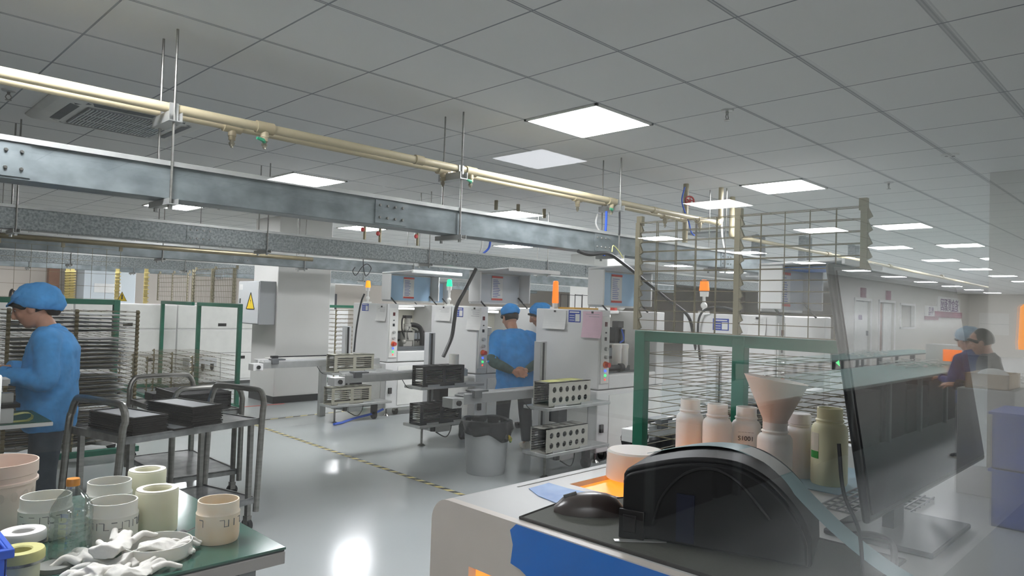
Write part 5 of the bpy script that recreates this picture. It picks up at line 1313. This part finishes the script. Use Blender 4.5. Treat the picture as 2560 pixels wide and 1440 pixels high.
def person(label, loc, yaw, P, group=None):
    r = thing('person', label, 'person', loc, yaw, group)
    hc, hr = V(P['head']), M.Rotation(P.get('hyaw', 0), 3, 'Z') @ M.Rotation(P.get('nod', 0), 3, 'Y')
    nk = V(P['neck'])
    # body: one continuous skin mesh
    b = MB(); head_mesh(b, hc, hr)
    b.tube([nk+V((-.02, 0, -.06)), nk, hc+hr @ V((-.015, 0, -.06)), hc+hr @ V((-.01, 0, -.02))], [.062, .052, .05, .05], 16, 3)
    core = [(c, rx*.72, ry*.72) for c, rx, ry in P['torso'][P.get('c0', 0):P.get('c1', None)]]
    b.rings([ellring(c, rx, ry) for c, rx, ry in core])
    hip = V(P['torso'][P.get('hipi', -2)][0])
    for L in P['legs']:
        b.tube([(L[0][0], L[0][1], L[0][2]+.04)]+[tuple(q) for q in L], [.07, .068, .048, .036], 12, 3)
        b.tube([L[2], V(L[2])+V((.05, 0, -.05)), V(L[2])+V((.13, 0, -.065))], [.034, .033, .022], 10, 2)
    for A in P['arms']:
        b.tube([nk+V((0, 0, -.07)), A['s'], A['e'], A['w']], [.045, .034, .026, .024], 12, 3)
        if A.get('hand', True): hand_mesh(b, A['w'], A['d'], A['n'], A['side'], A.get('curl', .5))
    b.build('body', SKIN, r, mods=FUSE(.0065, 3))
    # face details
    for s in (-1, 1):
        e = MB().ell(hc+hr @ V((.077, s*.031, .006)), (.010, .013, .0065), 12, 8); e.build('eye', mat('eye_white', 'd8d2cc', .3), r)
        MB().ell(hc+hr @ V((.0845, s*.032, .005)), (.004, .005, .005), 10, 6).build('iris', HAIR, r)
        MB().tube([hc+hr @ V((.084, s*.018, .026)), hc+hr @ V((.085, s*.033, .031)), hc+hr @ V((.074, s*.048, .026))], [.003, .0035, .002], 6, 2).build('eyebrow', HAIR, r)
    MB().tube([hc+hr @ V((.082, .02, -.067)), hc+hr @ V((.0925, 0, -.066)), hc+hr @ V((.082, -.02, -.067))], .0035, 6, 3).build('mouth', mat('lip', '8c5548', .5), r)
    # hair
    h = MB(); Rh = []
    for i in range(9):
        t = i/8; ph = PI*(.02+.66*t); z = .02+.115*math.cos(ph); q = math.sin(ph)
        Rh.append([hc+hr @ V((-.022+.098*q*math.cos(2*PI*j/24)*(1 if math.cos(2*PI*j/24) < .2 else .93), .084*q*math.sin(2*PI*j/24), z)) for j in range(24)])
    h.rings(Rh)
    if P.get('hair') == 'long': h.tube([hc+hr @ V((-.075, 0, .0)), hc+hr @ V((-.095, .0, -.05)), hc+hr @ V((-.08, 0, -.09))], [.06, .055, .03], 12, 3)
    h.tube([hc+hr @ V(q) for q in ((.03, .082, .0), (.06, .066, .03), (.086, .034, .05), (.096, 0, .056), (.086, -.034, .05), (.06, -.066, .03), (.03, -.082, .0))], [.012, .014, .015, .015, .015, .014, .012], 8, 3)
    h.build('hair', HAIR, r, mods=FUSE(.007, 2))
    # cap
    if P.get('cap'):
        c = MB(); Rc = []; kind = P['cap']; n = 44; bf = kind == 'bouffant'
        tq = hr @ M.Rotation(math.radians(-30 if bf else -9), 3, 'Y')
        for i in range(14):
            t = i/13; ph = PI*(.03+(.58 if bf else .53)*t); q = math.sin(ph); ring = []
            pull = 1-(.10 if bf else .03)*max(0, (t-.8)/.2)
            for j in range(n):
                a = 2*PI*j/n; pf_ = (1+.03*math.sin(13*a)*max(0, t-.35)+.02*math.sin(4*a+i*.6))*pull
                ring.append(hc+tq @ V(((-.03 if bf else -.016)+(.142 if bf else .122)*q*pf_*math.cos(a), (.110 if bf else .1)*q*pf_*math.sin(a), (.035 if bf else .05)+(.118 if bf else .102)*math.cos(ph))))
            Rc.append(ring)
        c.rings(Rc, caps=True)
        co_ = c.build('cap', P['capmat'], r, mods=FUSE(.007, 4)+(('DISPLACE', dict(strength=.022, texture_coords='LOCAL', mid_level=.5)),))
        tx = bpy.data.textures.get('cap_folds') or bpy.data.textures.new('cap_folds', 'CLOUDS'); tx.noise_scale = .06; tx.noise_depth = 2; co_.modifiers[-1].texture = tx
        if P.get('brim'):
            bm = MB(); n = 14
            top = [hc+hr @ V((.088+.03*math.sin(PI*j/n), .088*math.cos(PI*j/n), .052-.006*math.sin(PI*j/n))) for j in range(n+1)]
            inn = [hc+hr @ V((.02+.05*math.sin(PI*j/n), .08*math.cos(PI*j/n), .075)) for j in range(n+1)]
            bm.rings([top, inn, [q+V((0, 0, .006)) for q in inn], [q+V((0, 0, .006)) for q in top]], False, True)
            bm.build('cap_brim', P['capmat'], r)
    # clothes
    t = MB()
    t.rings([ellring(c, rx, ry, 28) for c, rx, ry in P['torso']])
    for A in P['arms']:
        s_, e, w_ = V(A['s']), V(A['e']), V(A['w']); tc = V(P['torso'][1][0])
        end = w_ if not A.get('over') else e+(w_-e)*.1
        rad = P.get('slv', .062)
        t.tube([tc*.45+s_*.55, s_, s_*.5+e*.5, e, (e*.5+end*.5) if not A.get('over') else e*.6+end*.4, end], [rad*1.15, rad*1.12, rad, rad*.93, rad*.85, rad*.72], 16, 4)
    o = t.build(P.get('topname', 'work_coat'), P['coat'], r, mods=FUSE(.010, 5)+(('DISPLACE', dict(strength=.03, texture_coords='LOCAL', mid_level=.5)),))
    tx = bpy.data.textures.get('cloth_folds') or bpy.data.textures.new('cloth_folds', 'CLOUDS'); tx.noise_scale = .11; tx.noise_depth = 2
    o.modifiers[-1].texture = tx
    cl = MB()
    for s in (-1, 1): cl.tube([nk+V((-.055, 0, .0)), nk+V((-.02, s*.06, -.015)), nk+V((.05, s*.04, -.055))], [.018, .022, .014], 8, 3, flat=2)
    cl.build('collar', P['coat'], r, mods=FUSE(.007, 2))
    for A in P['arms']:
        if A.get('over'):
            MB().tube([V(A['e'])+(V(A['s'])-V(A['e']))*.22, A['e'], V(A['e'])*.5+V(A['w'])*.5, V(A['w'])], [.064, .060, .052, .036], 14, 3).build('oversleeve', OLIVE, r, mods=(('SUBSURF', dict(levels=1, render_levels=1)),))
        else:
            dd = (V(A['w'])-V(A['e'])).normalized(); MB().tube([V(A['w'])-dd*.035, V(A['w'])+dd*.004], [.047, .043], 16).build('cuff', P['coat'], r)
    tr = MB()
    for L in P['legs']:
        tr.tube([(L[0][0]*.7+hip.x*.3, L[0][1]*.9, L[0][2]+.06)]+[tuple(q) for q in L[:2]]+[tuple(V(L[1])*.5+V(L[2])*.5), tuple(V(L[2])+V((0, 0, -.01)))], [.085, .088, .075, .066, .06], 16, 3)
    tr.build('trousers', P['trousers'], r, mods=FUSE(.010, 4))
    for L in P['legs']:
        a = V(L[2]); sh = MB(); R = []
        for x, w_, h_ in ((-.06, .03, .05), (-.03, .038, .075), (.03, .038, .07), (.09, .043, .05), (.15, .040, .035), (.18, .02, .02)):
            z0 = .001
            R.append([(a.x+x, a.y+w_*math.cos(PI*j/8), z0+.012+h_*math.sin(PI*j/8)) for j in range(9)])
        sh.rings(R); so = sh.build('shoe', P.get('shoes', BLK), r)
        MB().prism([(a.x-.065, a.y-.035, .001), (a.x+.09, a.y-.045, .001), (a.x+.185, a.y-.02, .001), (a.x+.185, a.y+.02, .001), (a.x+.09, a.y+.045, .001), (a.x-.065, a.y+.035, .001)], (0, 0, .02)).build('sole', SHOE, so)
    return r

# the woman at the bench, in profile facing left
person('woman in a blue work coat and cap bending over the bench at left', (1.06, 5.03, 0), math.radians(160), dict(
    head=(.085, 0, 1.415), nod=.42, neck=(-.005, 0, 1.285), hair='long', cap='bouffant', brim=True, capmat=CLOTH,
    torso=[((-.01, 0, 1.30), .055, .065), ((-.03, 0, 1.255), .10, .17), ((-.035, 0, 1.17), .135, .21), ((-.025, 0, 1.02), .155, .215), ((-.02, 0, .9), .16, .21), ((-.025, 0, .78), .15, .215), ((-.03, 0, .68), .135, .21)],
    c1=5, hipi=4, coat=CLOTH, trousers=TROU, slv=.066, shoes=BLK,
    arms=[dict(s=(-.03, .19, 1.21), e=(-.03, .25, .985), w=(.19, .16, 1.03), d=(.9, -.25, .05), n=(0, -.3, -1), side=-1, curl=.7),
          dict(s=(-.03, -.19, 1.21), e=(.0, -.25, .99), w=(.2, -.1, 1.04), d=(.9, .2, .02), n=(0, .3, -1), side=1, curl=.7)],
    legs=[[(-.03, .09, .78), (-.02, .095, .43), (-.05, .1, .09)], [(-.03, -.09, .78), (.0, -.095, .43), (-.0, -.1, .09)]]))
# the man seen from behind, hands clasped at his back
person('worker from behind with hands clasped at his back, olive oversleeves', (5.40, 5.30, 0), math.radians(62), dict(
    head=(.13, .03, 1.39), nod=.35, hyaw=.25, neck=(.05, .01, 1.245), cap='flat', capmat=CLOTH2,
    torso=[((.045, 0, 1.27), .055, .07), ((.03, 0, 1.235), .09, .18), ((.0, 0, 1.14), .12, .225), ((-.03, 0, .98), .13, .215), ((-.04, 0, .84), .13, .21), ((-.04, 0, .68), .135, .215), ((-.04, .02, .58), .125, .20)],
    c1=5, hipi=4, coat=CLOTH2, trousers=TROUB, slv=.060, shoes=SHOE,
    arms=[dict(s=(.02, .21, 1.17), e=(-.11, .275, .93), w=(-.205, .075, .835), d=(-.1, -.9, -.25), n=(-1, 0, .1), side=1, curl=.6, over=True),
          dict(s=(.02, -.21, 1.17), e=(-.11, -.275, .95), w=(-.215, -.06, .85), d=(-.1, .85, -.35), n=(1, 0, .1), side=1, curl=.8, over=True)],
    legs=[[(-.04, .1, .76), (-.02, .12, .44), (-.06, .13, .09)], [(-.04, -.1, .76), (.0, -.13, .44), (-.04, -.15, .09)]]))
# his colleague, mostly hidden by the third machine
person('second worker in blue looking down, half hidden by the third machine', (6.02, 5.40, 0), math.radians(140), dict(
    head=(.11, 0, 1.42), nod=.45, neck=(.03, 0, 1.28), cap='bouffant', capmat=CLOTH2,
    torso=[((.03, 0, 1.30), .055, .068), ((.01, 0, 1.26), .09, .17), ((-.01, 0, 1.16), .12, .215), ((-.03, 0, 1.0), .125, .20), ((-.03, 0, .85), .13, .20), ((-.03, 0, .7), .13, .205), ((-.03, 0, .6), .125, .2)],
    c1=5, hipi=4, coat=CLOTH2, trousers=TROUB, slv=.058, shoes=BLK,
    arms=[dict(s=(.0, .2, 1.19), e=(.03, .25, .93), w=(.22, .12, .98), d=(.9, -.3, 0), n=(0, 0, -1), side=-1),
          dict(s=(.0, -.2, 1.19), e=(.03, -.24, .93), w=(.2, -.12, .95), d=(.9, .3, 0), n=(0, 0, -1), side=1)],
    legs=[[(-.03, .09, .78), (-.02, .1, .44), (-.04, .1, .09)], [(-.03, -.09, .78), (-.02, -.1, .44), (-.04, -.1, .09)]]))
# mirrored person in dark shirt with a navy apron
pz = -.17
person('dark-haired person in a dark shirt, mirrored at right beside the box', (8.3, -1.18, 0), math.radians(-100), dict(
    head=(.06, 0, 1.30), nod=.3, neck=(.0, 0, 1.17), topname='dark_shirt',
    torso=[((.0, 0, 1.19), .055, .068), ((-.01, 0, 1.15), .09, .17), ((-.01, 0, 1.05), .115, .205), ((-.01, 0, .92), .115, .19), ((-.01, 0, .8), .115, .185), ((-.01, 0, .68), .12, .19)],
    c1=5, hipi=4, coat=SHIRT, trousers=TROUB, slv=.052,
    arms=[dict(s=(.0, .19, 1.08), e=(.05, .23, .84), w=(.26, .13, .86), d=(.9, -.3, 0), n=(0, 0, -1), side=-1),
          dict(s=(.0, -.19, 1.08), e=(.05, -.23, .84), w=(.26, -.13, .86), d=(.9, .3, 0), n=(0, 0, -1), side=1)],
    legs=[[(-.01, .08, .68), (.02, .09, .38), (-.02, .1, .09)], [(-.01, -.08, .68), (.02, -.09, .38), (-.02, -.1, .09)]]))
person('person in a navy apron and pale cap, mirrored behind the monitor edge', (9.05, -1.47, 0), math.radians(-60), dict(
    head=(.08, 0, 1.30), nod=.5, neck=(.0, 0, 1.17), topname='navy_apron', cap='bouffant', capmat=mat('cap_pale', '9fb9cc', .8),
    torso=[((.0, 0, 1.19), .055, .068), ((-.01, 0, 1.15), .09, .17), ((-.01, 0, 1.05), .115, .205), ((-.01, 0, .92), .115, .19), ((-.01, 0, .8), .115, .185), ((-.01, 0, .6), .12, .19)],
    c1=5, hipi=4, coat=NAVY, trousers=TROUB, slv=.052,
    arms=[dict(s=(.0, .19, 1.08), e=(.05, .23, .84), w=(.26, .13, .86), d=(.9, -.3, 0), n=(0, 0, -1), side=-1),
          dict(s=(.0, -.19, 1.08), e=(.05, -.23, .84), w=(.26, -.13, .86), d=(.9, .3, 0), n=(0, 0, -1), side=1)],
    legs=[[(-.01, .08, .68), (.02, .09, .38), (-.02, .1, .09)], [(-.01, -.08, .68), (.02, -.09, .38), (-.02, -.1, .09)]]))

# ------------------------------------------------------------------ look
w = bpy.data.worlds.new('world'); sc.world = w; w.use_nodes = True
w.node_tree.nodes['Background'].inputs['Color'].default_value = (.8, .85, .9, 1)
w.node_tree.nodes['Background'].inputs['Strength'].default_value = .15
vs = sc.view_settings
vs.view_transform = 'Standard'; vs.look = 'None'; vs.gamma = 1; vs.use_curve_mapping = False
vs.exposure = -.4
cy = sc.cycles
cy.use_denoising = True
cy.max_bounces = 7; cy.diffuse_bounces = 4; cy.glossy_bounces = 4; cy.transmission_bounces = 4; cy.transparent_max_bounces = 12; cy.sample_clamp_indirect = 8
cy.use_light_tree = False; cy.use_adaptive_sampling = True; cy.adaptive_threshold = .03
